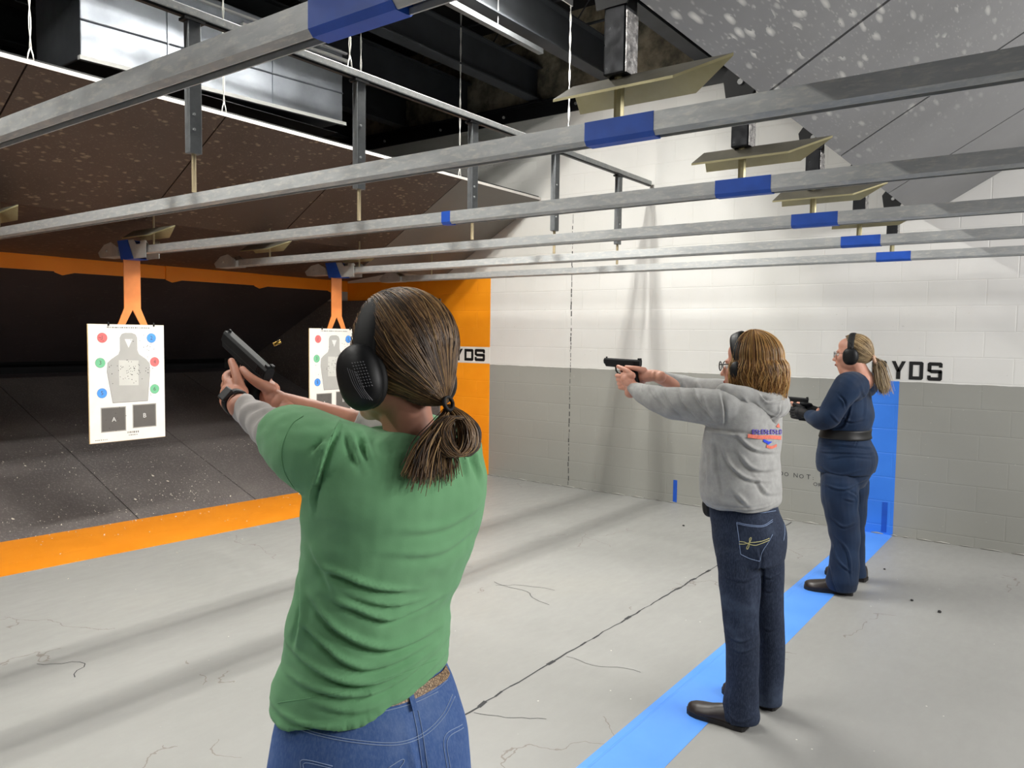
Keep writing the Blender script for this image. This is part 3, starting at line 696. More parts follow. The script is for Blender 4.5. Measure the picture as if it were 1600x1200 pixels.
# ------------------------------------------------------------------ target carriers and targets
M['paper'] = simple('target_paper', 'e6e3dc', 0.7, var=0.03)
M['card'] = simple('cardboard_edge', 'c7ad7c', 0.8)
M['sil'] = simple('grey_silhouette_print', 'a9a8a4', 0.7, var=0.03)
M['sil2'] = simple('pale_centre_print', 'c3c3bd', 0.7, var=0.04)
M['sildk'] = simple('dark_square_print', '5a5754', 0.7, var=0.06)
M['line'] = simple('outline_print', '55534f', 0.7)
M['tred'] = simple('red_disc_print', 'd96a6a', 0.7); M['tblue'] = simple('blue_disc_print', '4a8fe0', 0.7); M['tgreen'] = simple('green_disc_print', '6fb78c', 0.7)
M['hole'] = simple('bullet_hole', '3a3836', 0.9); M['halftone'] = simple('halftone_edge_print', '98958f', 0.7)
def target(x, lab, seed, idx):
    y = 6.08
    t = thing('target_carrier', 'silver and blue carrier with orange hanger, far end of the '+idx[0], 'target carrier', (x, y, 1.66))
    W_ = .05; mb = MB()
    # blue slanted cover wrapped round the track
    for (x0, x1) in ((x-.062, x-.056), (x+.056, x+.062)):
        mb.prism([(x0, 5.90, 2.155), (x0, 6.08, 2.155), (x0, 6.13, 2.30), (x0, 5.98, 2.30)], (x1-x0, 0, 0))
    mb.hexa([(x-.062, 5.90, 2.152), (x+.062, 5.90, 2.152), (x+.062, 6.08, 2.152), (x-.062, 6.08, 2.152), (x-.062, 5.90, 2.157), (x+.062, 5.90, 2.157), (x+.062, 6.08, 2.157), (x-.062, 6.08, 2.157)])
    mb.hexa([(x-.062, 5.98, 2.298), (x+.062, 5.98, 2.298), (x+.062, 6.13, 2.298), (x-.062, 6.13, 2.298), (x-.062, 5.98, 2.303), (x+.062, 5.98, 2.303), (x+.062, 6.13, 2.303), (x-.062, 6.13, 2.303)])
    mb.build('blue_cover', M['bluecover'], t)
    mb = MB()
    for s in (-1, 1):
        x0 = x+s*.05; d = (s*.004, 0, 0)
        mb.prism([(x0, 5.72, 2.155), (x0, 5.90, 2.155), (x0, 5.98, 2.30), (x0, 5.90, 2.30), (x0, 5.86, 2.262), (x0, 5.72, 2.262)], d)
        mb.prism([(x0, 5.70, 2.262), (x0, 5.80, 2.262), (x0, 5.80, 2.285), (x0, 5.72, 2.285)], d)
    mb.build('side_plate', M['plate'], t)
    mb = MB(); mb.smooth = True
    for yy in (5.78, 5.86):
        for s in (-1, 1): mb.tube([(x+s*.034, yy, 2.215), (x+s*.05, yy, 2.215)], .018, 10)
    mb.build('roller', M['black'], t)
    # orange hanger: flat bar that forks at the bottom
    mb = MB(); y1 = 6.03
    mb.prism([(x-.066, y1, 2.155), (x+.066, y1, 2.155), (x+.066, y1, 1.775), (x+.130, y1, 1.62), (x+.075, y1, 1.62), (x, y1, 1.765), (x-.075, y1, 1.62), (x-.130, y1, 1.62), (x-.066, y1, 1.775)][::-1], (0, .008, 0))
    mb.build('orange_hanger', M['orange_arm'], t)
    # the target sheet on its backer
    y0 = y1-.004
    s_ = thing('paper_target', lab, 'target', (x, y0, 0.735))
    x0, x1, z0, z1 = x-.355, x+.245, .735, 1.648
    MB().box((x0, y0-.008, z0), (x1, y0, z1)).build('backing_board', M['card'], s_)
    ya = y0-.0095; mats = [M[k] for k in ('paper', 'sil', 'sil2', 'sildk', 'line', 'tred', 'tblue', 'tgreen', 'hole', 'halftone', 'white')]
    mb = MB(); mb.box((x0+.004, ya, z0+.003), (x1, y0-.0082, z1-.001)); W_ = x1-x0; H = z1-z0
    def P(u, v, k=1): return (x0+u*W_, ya-.00025*k, z0+v*H)
    # outlines in board units, v measured upwards
    body = [(.30, .335), (.235, .60), (.245, .675), (.295, .705), (.385, .745), (.405, .78), (.405, .885), (.43, .915), (.475, .925), (.56, .925), (.61, .912), (.63, .885), (.63, .78), (.65, .745), (.745, .70), (.79, .665), (.795, .60), (.76, .335)]
    c = (np.mean([b[0] for b in body]), np.mean([b[1] for b in body]))
    mb.mat(4).poly([P(c[0]+(u-c[0])*1.014, c[1]+(v-c[1])*1.009, 1) for u, v in body]); mb.mat(1).poly([P(u, v, 2) for u, v in body])
    mb.mat(2).poly([P(u, v, 3) for u, v in [(.385, .48), (.64, .475), (.645, .69), (.385, .695)]])
    mb.mat(10).poly([P(u, v, 3) for u, v in [(.515, .80), (.57, .875), (.465, .875)]])
    for (a, b, cc, d) in ((.155, .095, .455, .29), (.565, .11, .865, .30)):
        mb.mat(9).poly([P(a-.012, b-.008, 1), P(cc+.012, b-.008, 1), P(cc+.012, d+.008, 1), P(a-.012, d+.008, 1)])
        mb.mat(3).poly([P(a, b, 2), P(cc, b, 2), P(cc, d, 2), P(a, d, 2)])
    for n_, (u, v, mt) in enumerate([(.18, .885, 5), (.825, .885, 6), (.15, .675, 7), (.865, .675, 5), (.165, .42, 6), (.86, .435, 7)]):
        cx_, cz_ = x0+u*W_, z0+v*H
        mb.mat(4).poly([(cx_+.0385*math.cos(a), ya-.0003, cz_+.0385*math.sin(a)) for a in np.linspace(0, 2*PI, 25)[:-1]])
        mb.mat(mt).poly([(cx_+.037*math.cos(a), ya-.0006, cz_+.037*math.sin(a)) for a in np.linspace(0, 2*PI, 25)[:-1]])
        mb.mat(4); text_mb(mb, str(n_+1), .045, lambda px, pz: (cx_+px, ya-.0009, cz_+pz))
    mb.mat(10); text_mb(mb, 'A', .05, lambda px, pz: (x0+.31*W_+px, ya-.0009, z0+.19*H+pz)); text_mb(mb, 'B', .05, lambda px, pz: (x0+.715*W_+px, ya-.0009, z0+.205*H+pz))
    rs = np.random.RandomState(seed); mb.mat(4)
    def fine(u0, u1, v, h):   # unreadable fine print
        u = u0
        while u < u1:
            wd = rs.uniform(.006, .018); mb.poly([P(u, v, 1), P(u+wd, v, 1), P(u+wd, v+h, 1), P(u, v+h, 1)]); u += wd+rs.uniform(.004, .014)
    fine(.24, .80, .968, .010); fine(.48, .62, .062, .016); fine(.50, .62, .042, .008); fine(.07, .22, .022, .006)
    mb.build('printed_sheet', mats, s_)
    mb = MB()
    def hole(u, v, r=.0035):
        cx_, cz_ = x0+u*W_, z0+v*H; n = 6
        mb.poly([(cx_+r*rs.uniform(.6, 1.3)*math.cos(a), ya-.0012, cz_+r*rs.uniform(.6, 1.3)*math.sin(a)) for a in np.linspace(0, 2*PI, n+1)[:-1]])
    for _ in range(45): hole(min(.8, max(.25, rs.normal(.53, .11))), min(.75, max(.4, rs.normal(.61, .055))))
    for _ in range(10): hole(rs.normal(.78, .05), rs.normal(.80, .05))
    for _ in range(8): hole(rs.normal(.72, .05), rs.normal(.60, .05))
    for _ in range(8): hole(rs.normal(.33, .05), rs.normal(.20, .05))
    for _ in range(8): hole(rs.uniform(.08, .92), rs.uniform(.3, .9))
    for u, v in [(.165, .87), (.19, .86), (.16, .885)]: hole(u, v)
    ho = mb.build('bullet_holes', M['hole'], s_); ho['kind'] = 'stuff'
    for dx in (-.20, .16):
        mb = MB(); mb.smooth = True; mb.tube([(x+dx, y0-.014, z1-.012), (x+dx, y0-.014, z1+.008), (x+dx, y0-.004, z1+.018), (x+dx, y0+.006, z1+.008), (x+dx, y0+.006, z1-.012)], .007, 6); mb.build('clip', M['black'], s_)
target(3.12, 'paper silhouette target hanging left of the green-shirted shooter\'s hands', 11, ('third track',))
target(5.19, 'paper silhouette target partly hidden by the green-shirted shooter\'s head', 12, ('fifth track',))
# ------------------------------------------------------------------ figure helpers
from mathutils.bvhtree import BVHTree
def ray(u, v):
    d = r2*((u-800.0)/FPX) + u2*(-(v-600.0)/FPX) + fw
    return d
class Frame:
    """vertical plane through a standing figure, square to the line of sight"""
    def __init__(s, x, y):
        s.o = np.array([x, y, 0.0]); L = math.hypot(x, y)
        s.n = np.array([x/L, y/L, 0.0]); s.r = np.array([s.n[1], -s.n[0], 0.0]); s.L = L
    def P(s, u, v, t=0.0):
        d = ray(u, v); k = (s.L+t)/d.dot(s.n); return CAM+d*k
def cr(pts, n):
    """catmull-rom resample of rows of numbers"""
    P = np.array(pts, float); k = len(P)
    Q = np.vstack([2*P[0]-P[1], P, 2*P[-1]-P[-2]]); out = []
    for i in range(k-1):
        p0, p1, p2, p3 = Q[i:i+4]
        for j in range(n):
            t = j/n; out.append(0.5*((2*p1)+(-p0+p2)*t+(2*p0-5*p1+4*p2-p3)*t*t+(-p0+3*p1-3*p2+p3)*t**3))
    out.append(P[-1]); return np.array(out)
def limb(mb, pts, radii, n=14, sub=5, flat=None, up=None):
    R = cr([tuple(p)+(r,) for p, r in zip(pts, radii)], sub)
    mb.tube([tuple(x[:3]) for x in R], [max(.001, x[3]) for x in R], n, True, flat, up)
    f = 1.0
    for q in (R[0], R[-1]): mb.ell(q[:3], (q[3]*f, q[3]*f, q[3]*f), nu=n, nv=8)
def ringpts(c, a, b, yaw, ex=2.2, n=32, tilt=(0, 0)):
    out = []; ca, sa = math.cos(yaw), math.sin(yaw)
    for i in range(n):
        th = 2*PI*i/n; cx_, sx_ = math.cos(th), math.sin(th)
        x = a*math.copysign(abs(cx_)**(2/ex), cx_); y = b*math.copysign(abs(sx_)**(2/ex), sx_)
        out.append((c[0]+x*ca-y*sa, c[1]+x*sa+y*ca, c[2]+x*tilt[0]+y*tilt[1]))
    return out
def torso(mb, F, rows, yaw=0.0, ex=2.3, tilts=None, sub=3, n=40):
    """rows: v, u_left, u_right, t, b/a  - silhouette widths turned into body ellipses (side axis = local X turned by yaw)"""
    ca, sa = math.cos(yaw), math.sin(yaw); cx = F.r[0]*ca+F.r[1]*sa; cy = -F.r[0]*sa+F.r[1]*ca
    L = []
    for i, (v, ul, ur, t, k) in enumerate(rows):
        A, B = F.P(ul, v, t), F.P(ur, v, t); c = (A+B)/2; h = np.linalg.norm((B-A)[:2])/2
        a = h/math.sqrt(cx*cx+(k*cy)**2); tl = tilts[i] if tilts else (0, 0)
        L.append([c[0], c[1], c[2], a, a*k, tl[0], tl[1]])
    R = cr(L, sub)
    mb.loft([ringpts(q[:3], q[3], q[4], yaw, ex, n, (q[5], q[6])) for q in R])
    return R
def remeshed(mb, voxel, smooth=6, fac=0.5):
    me = bpy.data.meshes.new('t'); me.from_pydata([tuple(v) for v in mb.v], [], mb.f); me.update()
    o = bpy.data.objects.new('t', me); sc.collection.objects.link(o)
    m_ = o.modifiers.new('r', 'REMESH'); m_.mode = 'VOXEL'; m_.voxel_size = voxel; m_.adaptivity = 0
    if smooth:
        s_ = o.modifiers.new('s', 'SMOOTH'); s_.factor = fac; s_.iterations = smooth
    bpy.context.view_layer.update()
    ev = o.evaluated_get(bpy.context.evaluated_depsgraph_get()); m2 = bpy.data.meshes.new_from_object(ev)
    V = np.empty(len(m2.vertices)*3); m2.vertices.foreach_get('co', V); V = V.reshape(-1, 3)
    m2.update(); N = np.empty(len(m2.vertices)*3); m2.vertices.foreach_get('normal', N); N = N.reshape(-1, 3)
    Fc = [tuple(p.vertices) for p in m2.polygons]
    bpy.data.objects.remove(o); bpy.data.meshes.remove(me); bpy.data.meshes.remove(m2)
    return V, N, Fc
def segdist(V, A, B):
    AB = B-A; L = AB.dot(AB)+1e-12; t = np.clip(((V-A) @ AB)/L, 0, 1); return V-(A+t[:, None]*AB), t
def folds(V, N, F, lines, side=-1):
    """lines: (pixel polyline, width m, amplitude m); raised ridge with a furrow below, fading to the ends. Only surface on the viewer's side."""
    facing = np.clip(-(N @ F.n)*3.0+0.2, 0, 1) if side else np.ones(len(V))
    D = np.zeros(len(V)); dirs = np.stack([V @ F.r, V[:, 2]], 1)
    for pts, wd, amp in lines:
        pp = cr(pts, 4); W3 = np.array([F.P(u, v) for u, v in pp]); Q = np.stack([W3 @ F.r, W3[:, 2]], 1)
        best = np.full(len(V), 1e9); sg = np.zeros(len(V)); tt = np.zeros(len(V)); k = len(Q)-1
        for i in range(k):
            d, t = segdist(dirs, Q[i], Q[i+1]); dist = np.hypot(d[:, 0], d[:, 1]); m_ = dist < best
            tdir = Q[i+1]-Q[i]; nn = np.array([-tdir[1], tdir[0]])/(np.linalg.norm(tdir)+1e-9)
            best = np.where(m_, dist, best); sg = np.where(m_, d @ nn, sg); tt = np.where(m_, (i+t)/k, tt)
        x = sg/wd; env = np.exp(-(best/wd/1.8)**2)*np.clip(np.sin(PI*np.clip(tt, 0.02, 0.98))**0.6, 0, 1)
        D += amp*env*(np.exp(-(x-.35)**2*2.2)-0.9*np.exp(-(x+.75)**2*2.6))
    return V+N*(D*facing)[:, None]
def vnoise(V, N, amp, scale, stretch=(1, 1, 1), seed=0.0):
    s_ = np.array(stretch)*scale
    d = np.array([mnoise.noise(Vector((p[0]*s_[0]+seed, p[1]*s_[1], p[2]*s_[2]))) for p in V])
    return V+N*(d*amp)[:, None]
def vf_build(name, V, Fc, mat, parent, extra=None):
    mb = MB(); mb.v = [tuple(p) for p in V]; mb.f = list(Fc); mb.m = [0]*len(Fc); mb.sm = [True]*len(Fc)
    if extra is not None:
        b = len(mb.v); mb.v += [tuple(p) for p in extra[0]]; mb.f += [tuple(b+i for i in f) for f in extra[1]]; mb.m += [0]*len(extra[1]); mb.sm += [True]*len(extra[1])
    return mb.build(name, mat, parent)
def bvh_of(V, Fc): return BVHTree.FromPolygons([tuple(p) for p in V], Fc)
def hit(bv, u, v, off=0.0012):
    d = Vector(ray(u, v)).normalized(); loc, nrm, i, dd = bv.ray_cast(Vector(CAM), d)
    if loc is None: return None
    if nrm.dot(d) > 0: nrm = -nrm
    return loc+nrm*off, nrm
def surf_line(mb, bv, pts, r=.0012, n=5, off=.0008, dens=6, flat=None):
    P = cr(pts, dens) if len(pts) > 1 else pts; run = []
    def flush():
        if len(run) > 1: mb.tube([p for p, _ in run], r, n, True, flat, up=None)
        run.clear()
    last = None
    for u, v in P:
        h = hit(bv, u, v, off)
        if h is None or (last is not None and (h[0]-last).length > .06): flush(); last = None if h is None else h[0]; continue
        run.append(h); last = h[0]
    flush()
def surf_band(mb, bv, pts, w, off=.0015, dens=6):
    """flat ribbon lying on the surface, w metres wide"""
    P = cr(pts, dens); H = [hit(bv, u, v, off) for u, v in P]; H = [h for h in H if h]
    if len(H) < 2: return
    L = []; 
    for i, (p, n_) in enumerate(H):
        t = (H[min(i+1, len(H)-1)][0]-H[max(0, i-1)][0]).normalized(); s = n_.cross(t).normalized()*w/2; L.append((p-s, p+s, p-s-n_*.002, p+s-n_*.002))
    b = [q for l in L for q in l]; fs = []
    for i in range(len(L)-1):
        a = i*4; fs += [(a, a+1, a+5, a+4), (a+2, a, a+4, a+6), (a+1, a+3, a+7, a+5)]
    mb.add(b, fs)
def surf_patch(mb, bv, poly, nu=10, nv=8, off=.0015):
    """quad patch given by its 4 pixel corners, laid on the surface"""
    a, b, c, d = [np.array(p, float) for p in poly]; idx = {}; vs = []; fs = []
    for j in range(nv+1):
        for i in range(nu+1):
            s, t = i/nu, j/nv; q = (a*(1-s)+b*s)*(1-t)+(d*(1-s)+c*s)*t; h = hit(bv, q[0], q[1], off)
            if h: idx[(i, j)] = len(vs); vs.append(h[0])
    for j in range(nv):
        for i in range(nu):
            k = [(i, j), (i+1, j), (i+1, j+1), (i, j+1)]
            if all(x in idx for x in k): fs.append(tuple(idx[x] for x in k))
    mb.add(vs, fs)
def head_mb(mb, T, neck_to=None, neck_r=.052):
    """head in its own frame (+Y face, +Z up) carried to place by matrix T"""
    R3 = T.to_3x3(); p = lambda x, y, z: T @ Vector((x, y, z))
    def E(c, r): mb.ell(p(*c), r, R3, 20, 14)
    E((0, -.015, .03), (.076, .096, .088)); E((0, .032, -.028), (.061, .062, .085)); E((0, .030, .055), (.060, .055, .050))
    E((0, .062, -.094), (.027, .022, .018)); E((0, .035, -.082), (.040, .045, .024))
    for s in (-1, 1):
        E((s*.040, .012, -.062), (.020, .040, .032)); E((s*.034, .064, -.028), (.023, .022, .024)); E((s*.080, -.008, -.004), (.007, .018, .030)); E((s*.010, .104, -.036), (.008, .010, .007))
    E((0, .082, .020), (.046, .014, .010)); E((0, .094, -.062), (.022, .009, .0055)); E((0, .091, -.073), (.018, .009, .006)); E((0, .088, -.060), (.028, .012, .018))
    limb(mb, [p(0, .088, .008), p(0, .101, -.014), p(0, .113, -.034)], [.007, .009, .011], 10, 3)
    if neck_to is not None: limb(mb, [p(0, -.012, -.05), (Vector(neck_to)+p(0, -.012, -.05))/2, neck_to], [neck_r, neck_r*.97, neck_r*1.15], 16, 4)
def hands(Gm, wr, wl, skin=True):
    """both hands closed on a pistol; gun frame +Y muzzle, +Z up. returns two remeshed hands in world space"""
    out = []
    zs = [-.036, -.056, -.075]
    mb = MB(); w_ = Vector(wr); V_ = Vector
    limb(mb, [w_+V_((0, -.03, -.004)), w_, V_((.016, -.036, -.042)), V_((.030, -.002, -.048))], [.026, .026, .028, .024], 14, 4, .8)
    limb(mb, [V_((.030, -.018, -.028)), V_((.034, .018, -.032))], [.017, .014], 12, 3); limb(mb, [V_((.026, -.022, -.060)), V_((.034, .012, -.074))], [.019, .014], 12, 3)
    limb(mb, [V_((.006, -.030, -.020)), V_((.022, -.020, -.022))], [.016, .016], 12, 3)
    for i, z in enumerate(zs):
        dz = -.004*i; k = 1-.05*i
        limb(mb, [V_((.034, .016, z)), V_((.033, .046-.006*i, z)), V_((.014, .064-.006*i, z-.002)), V_((-.010, .063-.006*i, z-.002)), V_((-.027, .048-.006*i, z)), V_((-.029, .028-.006*i, z+.002))], [.0105, .0100, .0094, .0092, .0090, .0078*k], 10, 3)
    limb(mb, [V_((.034, .012, -.022)), V_((.031, .046, -.018)), V_((.020, .068, -.020)), V_((.006, .078, -.024))], [.0105, .0098, .0092, .0078], 10, 3)
    limb(mb, [V_((.010, -.034, -.016)), V_((-.014, -.020, -.010)), V_((-.027, .006, -.006)), V_((-.028, .036, -.004))], [.015, .013, .0105, .0088], 10, 3)
    R_ = remeshed(mb, .0026, 3); out.append(R_)
    mb = MB(); w_ = Vector(wl); back = (w_-V_((-.045, .0, -.062))).normalized()
    limb(mb, [w_+back*.03, w_, (w_+V_((-.050, .004, -.060)))/2, V_((-.048, .022, -.060))], [.026, .025, .030, .026], 14, 4, .8)
    limb(mb, [V_((-.046, -.004, -.040)), V_((-.046, .040, -.044))], [.018, .014], 12, 3); limb(mb, [V_((-.044, -.004, -.080)), V_((-.044, .034, -.094))], [.018, .013], 12, 3)
    for i, z in enumerate([-.046, -.064, -.082, -.098]):
        k = 1-.05*i; f = -.006*i
        limb(mb, [V_((-.046, .036+f, z)), V_((-.040, .066+f, z)), V_((-.018, .086+f, z)), V_((.010, .086+f, z)), V_((.034, .072+f, z)), V_((.044, .050+f, z+.002))], [.0108, .0102, .0098, .0094, .0090, .0078*k], 10, 3)
    limb(mb, [V_((-.046, -.006, -.040)), V_((-.046, .014, -.024)), V_((-.040, .044, -.012)), V_((-.034, .074, -.004))], [.015, .0125, .0108, .0088], 10, 3)
    out.append(remeshed(mb, .0026, 3))
    R = []
    M4 = np.array(Gm)
    for V, N, Fc in out: R.append((V @ M4[:3, :3].T+M4[:3, 3], Fc))
    return R
def pistol(Gm, label, accent=None, dark=None):
    loc = Gm.translation; t = thing('pistol', label, 'pistol', tuple(loc)); R3 = Gm.to_3x3()
    mt = [M['gun'], M['gunsteel']]
    def fin(mb, name, mats, **kw):
        mb.v = [tuple(Gm @ Vector(p)) for p in mb.v]; return mb.build(name, mats, t, **kw)
    mb = MB(); prof = [(-.0125, .004), (.0125, .004), (.0130, .024), (.0095, .0305), (-.0095, .0305), (-.0130, .024)]
    mb.loft([[(a, y, b) for a, b in prof] for y in (-.022, .160)]); mb.loft([[(a*.8, .160+.0, .004+(b-.004)*.9+.001) for a, b in prof], [(a*.7, .164, .004+(b-.004)*.85+.002) for a, b in prof]])
    fin(mb, 'slide', M['gun'], bevel=.0012)
    mb = MB()
    for k in range(7):
        y = -.017+k*.0045
        for s in (-1, 1): mb.cbox((s*.0133, y, .014), (.0012, .0018, .016))
    fin(mb, 'serrations', M['gunsteel'])
    mb = MB(); mb.hexa([(-.011, -.018, -.010), (.011, -.018, -.010), (.011, .150, -.008), (-.011, .150, -.008), (-.011, -.022, .004), (.011, -.022, .004), (.011, .158, .004), (-.011, .158, .004)])
    fin(mb, 'frame', M['gun'], bevel=.0015)
    mb = MB(); mb.loft([ringpts((0, .022, -.006), .0150, .027, 0, 3, 20), ringpts((0, .014, -.045), .0160, .0255, 0, 3, 20), ringpts((0, .004, -.085), .0162, .026, 0, 3, 20), ringpts((0, -.003, -.112), .0168, .028, 0, 3, 20)])
    fin(mb, 'grip', M['gun'], smooth=True)
    mb = MB(); mb.tube([(0, .048, -.008), (0, .052, -.030), (0, .066, -.040), (0, .090, -.038), (0, .102, -.024), (0, .104, -.008)], .0038, 8); fin(mb, 'trigger_guard', M['gun'], smooth=True)
    mb = MB(); mb.tube([(0, .072, -.006), (0, .075, -.018), (0, .071, -.030)], .003, 6); fin(mb, 'trigger', M['gunsteel'], smooth=True)
    mb = MB(); mb.box((-.002, .150, .0305), (.002, .157, .0365)); fin(mb, 'front_sight', M['gun'])
    mb = MB(); mb.box((-.0105, -.020, .0305), (-.003, -.010, .0375)); mb.box((.003, -.020, .0305), (.0105, -.010, .0375)); mb.box((-.0105, -.020, .0305), (.0105, -.010, .0325)); fin(mb, 'rear_sight', M['gun'])
    mb = MB(); mb.tube([(0, .160, .018), (0, .166, .018)], .0075, 14); fin(mb, 'barrel', M['gunsteel'], smooth=True)
    mb = MB(); mb.box((-.0155, -.032, -.119), (.0155, .026, -.112)); fin(mb, 'magazine_base', M['gun'], bevel=.002)
    return t
def gun_matrix(origin, pitch, yaw=0.0):
    return Matrix.Translation(Vector(origin)) @ Matrix.Rotation(yaw, 4, 'Z') @ Matrix.Rotation(pitch, 4, 'X')
def muffs(parent, T, band_r=.118, cup=(.026, .040, .052), lean=0.0, capcolor='muff', flag=False, halfw=.088, tilt=0.0, bw=.019, yoke=True):
    """ear defenders in the head frame: two cups, two cushions, a padded band"""
    R3 = T.to_3x3(); p = lambda x, y, z: T @ Vector((x, y, z)); Rt = R3 @ Matrix.Rotation(lean, 3, 'X')
    for s in (-1, 1):
        mb = MB(); mb.smooth = True; c = p(s*(halfw+.024), -.006, -.012); rings = []
        for q, (dx, k) in enumerate([(-.014, .90), (-.008, 1.0), (.004, 1.0), (.014, .90), (.021, .68), (.024, .40), (.025, .1)]):
            ring = []
            for i in range(28):
                th = 2*PI*i/28; yy = cup[1]*k*math.copysign(abs(math.cos(th))**.85, math.cos(th)); zz = cup[2]*k*math.copysign(abs(math.sin(th))**.85, math.sin(th))
                ring.append(c+Rt @ Vector((s*dx, yy, zz)))
            rings.append(ring)
        if s == -1: rings = [r_[::-1] for r_ in rings]
        mb.loft(rings); mb.build('ear_cup', M[capcolor], parent)
        mb = MB(); mb.smooth = True
        mb.tube([c+Rt @ Vector((-s*.019, cup[1]*.80*math.cos(a), cup[2]*.82*math.sin(a))) for a in np.linspace(0, 2*PI, 26)], .0095, 8); mb.build('ear_cushion', M['muffpad'], parent)
        if not yoke: continue
        mb = MB(); mb.smooth = True; mb.tube([c+Rt @ Vector((s*.010, -.012, cup[2]*.2)), c+Rt @ Vector((s*.012, -.010, cup[2]*1.1)), p(s*(halfw+.016), 0.0, .075)], .0035, 6); mb.build('yoke', M['muff'], parent)
    mb = MB(); mb.smooth = True; pts = []; rr = []
    for a in np.linspace(-.12, PI+.12, 26): pts.append(p(math.cos(a)*(halfw+.010), -.004+lean*0.0, .034+math.sin(a)*(band_r-.012)))
    mb.tube(pts, bw, 10, True, .32, up=tuple(R3 @ Vector((0, 1, 0)))); mb.build('headband', M['muffpad'], parent)
def cloth(name, c1, c2, bs=220, bump=.25, rough=.9, sheen=0.2, nscale=3.0):
    t = NT(name); v = t.coord()
    t.col(t.ramp(t.noise(v, nscale, 5, .6), [(0.3, rgb(c1)), (0.7, rgb(c2))])).rough(rough).spec(.2)
    t.b.inputs['Sheen Weight'].default_value = sheen; t.b.inputs['Sheen Roughness'].default_value = .6
    t.bump(t.noise(v, bs, 3, .7), bump, .0015); return t.m
def denim(name, c1, c2, c3):
    t = NT(name); v = t.coord()
    c = t.ramp(t.noise(v, 4.0, 4, .6), [(0.25, rgb(c1)), (0.55, rgb(c2)), (0.8, rgb(c3))])
    tw = t.noise(t.coord((1, 1, .25)), 260, 3, .7); c = t.mix(t.ramp(tw, [(.42, 0.0), (.7, .35)]), c, rgb(c3))
    t.col(c).rough(.85).spec(.2); t.bump(tw, .3, .001); return t.m
def skinmat(name, c1, c2):
    t = NT(name); v = t.coord(); t.col(t.ramp(t.noise(v, 14, 5, .6), [(0.3, rgb(c1)), (0.7, rgb(c2))])).rough(.5).spec(.4)
    t.b.inputs['Subsurface Weight'].default_value = .12; t.b.inputs['Subsurface Radius'].default_value = (.012, .005, .003); t.b.inputs['Subsurface Scale'].default_value = .5
    t.bump(t.noise(v, 90, 4), .08, .001); return t.m
def hairmats(name, cols, rough=.52):
    out = []
    for i, c in enumerate(cols): out.append(simple(name+'_%s' % 'abcdef'[i], c, rough, .0, .25, 30, spec=.5))
    return out
M['gun'] = simple('black_polymer', '141517', .6, .0, bump=.05, spec=.3); M['gunsteel'] = simple('gun_steel', '3a3b3e', .3, .8)
M['muff'] = simple('black_earmuff_shell', '0e0f11', .5, var=.15, spec=.35); M['muffpad'] = simple('black_earmuff_pad', '0c0c0d', .7, var=.2, bump=.1)
M['skin'] = skinmat('warm_skin', 'b98069', 'c99079'); M['skin2'] = skinmat('fair_skin', 'c68d77', 'd9a28c')
M['watch'] = simple('black_watch_band', '121214', .5); M['lens'] = simple('spectacle_lens', '9aa0a2', .1)
M['green'] = cloth('green_jersey', '6ca373', '79af80', 240, .12, .9, .12)
M['grey_ls'] = cloth('pale_grey_jersey', 'a39e9b', 'b3aeaa', 240, .15)
M['jeans'] = denim('blue_denim', '37528a', '48659c', '7d92ba'); M['jeans_dk'] = denim('dark_denim', '1a2030', '262e40', '505c70')
M['stitch'] = simple('pale_seam_stitch', '8fa3c6', .8); M['stitchdk'] = simple('dark_seam_stitch', '1d2f5c', .8); M['gold'] = simple('gold_embroidery', 'c7c08a', .7)
M['hoodie'] = cloth('grey_marl_fleece', '959593', 'aaaaa8', 160, .35, .95, .15, 30)
M['navy'] = cloth('navy_velour', '0a1b33', '112a47', 150, .15, .7, .08, 5)
M['leather'] = simple('brown_leather', '2b211d', .4, var=.25, bump=.1); M['sole'] = simple('dark_shoe_sole', '1b1817', .7)
def eyes(parent, T, scale=1.0):
    for s in (-1, 1):
        mb = MB(); mb.smooth = True; mb.ell(T @ Vector((s*.030, .078, -.002)), (.011, .011, .011), nu=14, nv=10); mb.build('eye', M['eyewhite'], parent)
        mb = MB(); mb.smooth = True; mb.ell(T @ Vector((s*.030, .0868, -.002)), (.0048, .0028, .0048), T.to_3x3(), nu=12, nv=8); mb.build('iris', M['iris'], parent)
M['eyewhite'] = simple('eye_white', 'dcd6d0', .25); M['iris'] = simple('iris_brown', '3d2b20', .2); M['lip'] = simple('lip', 'a8625a', .5)
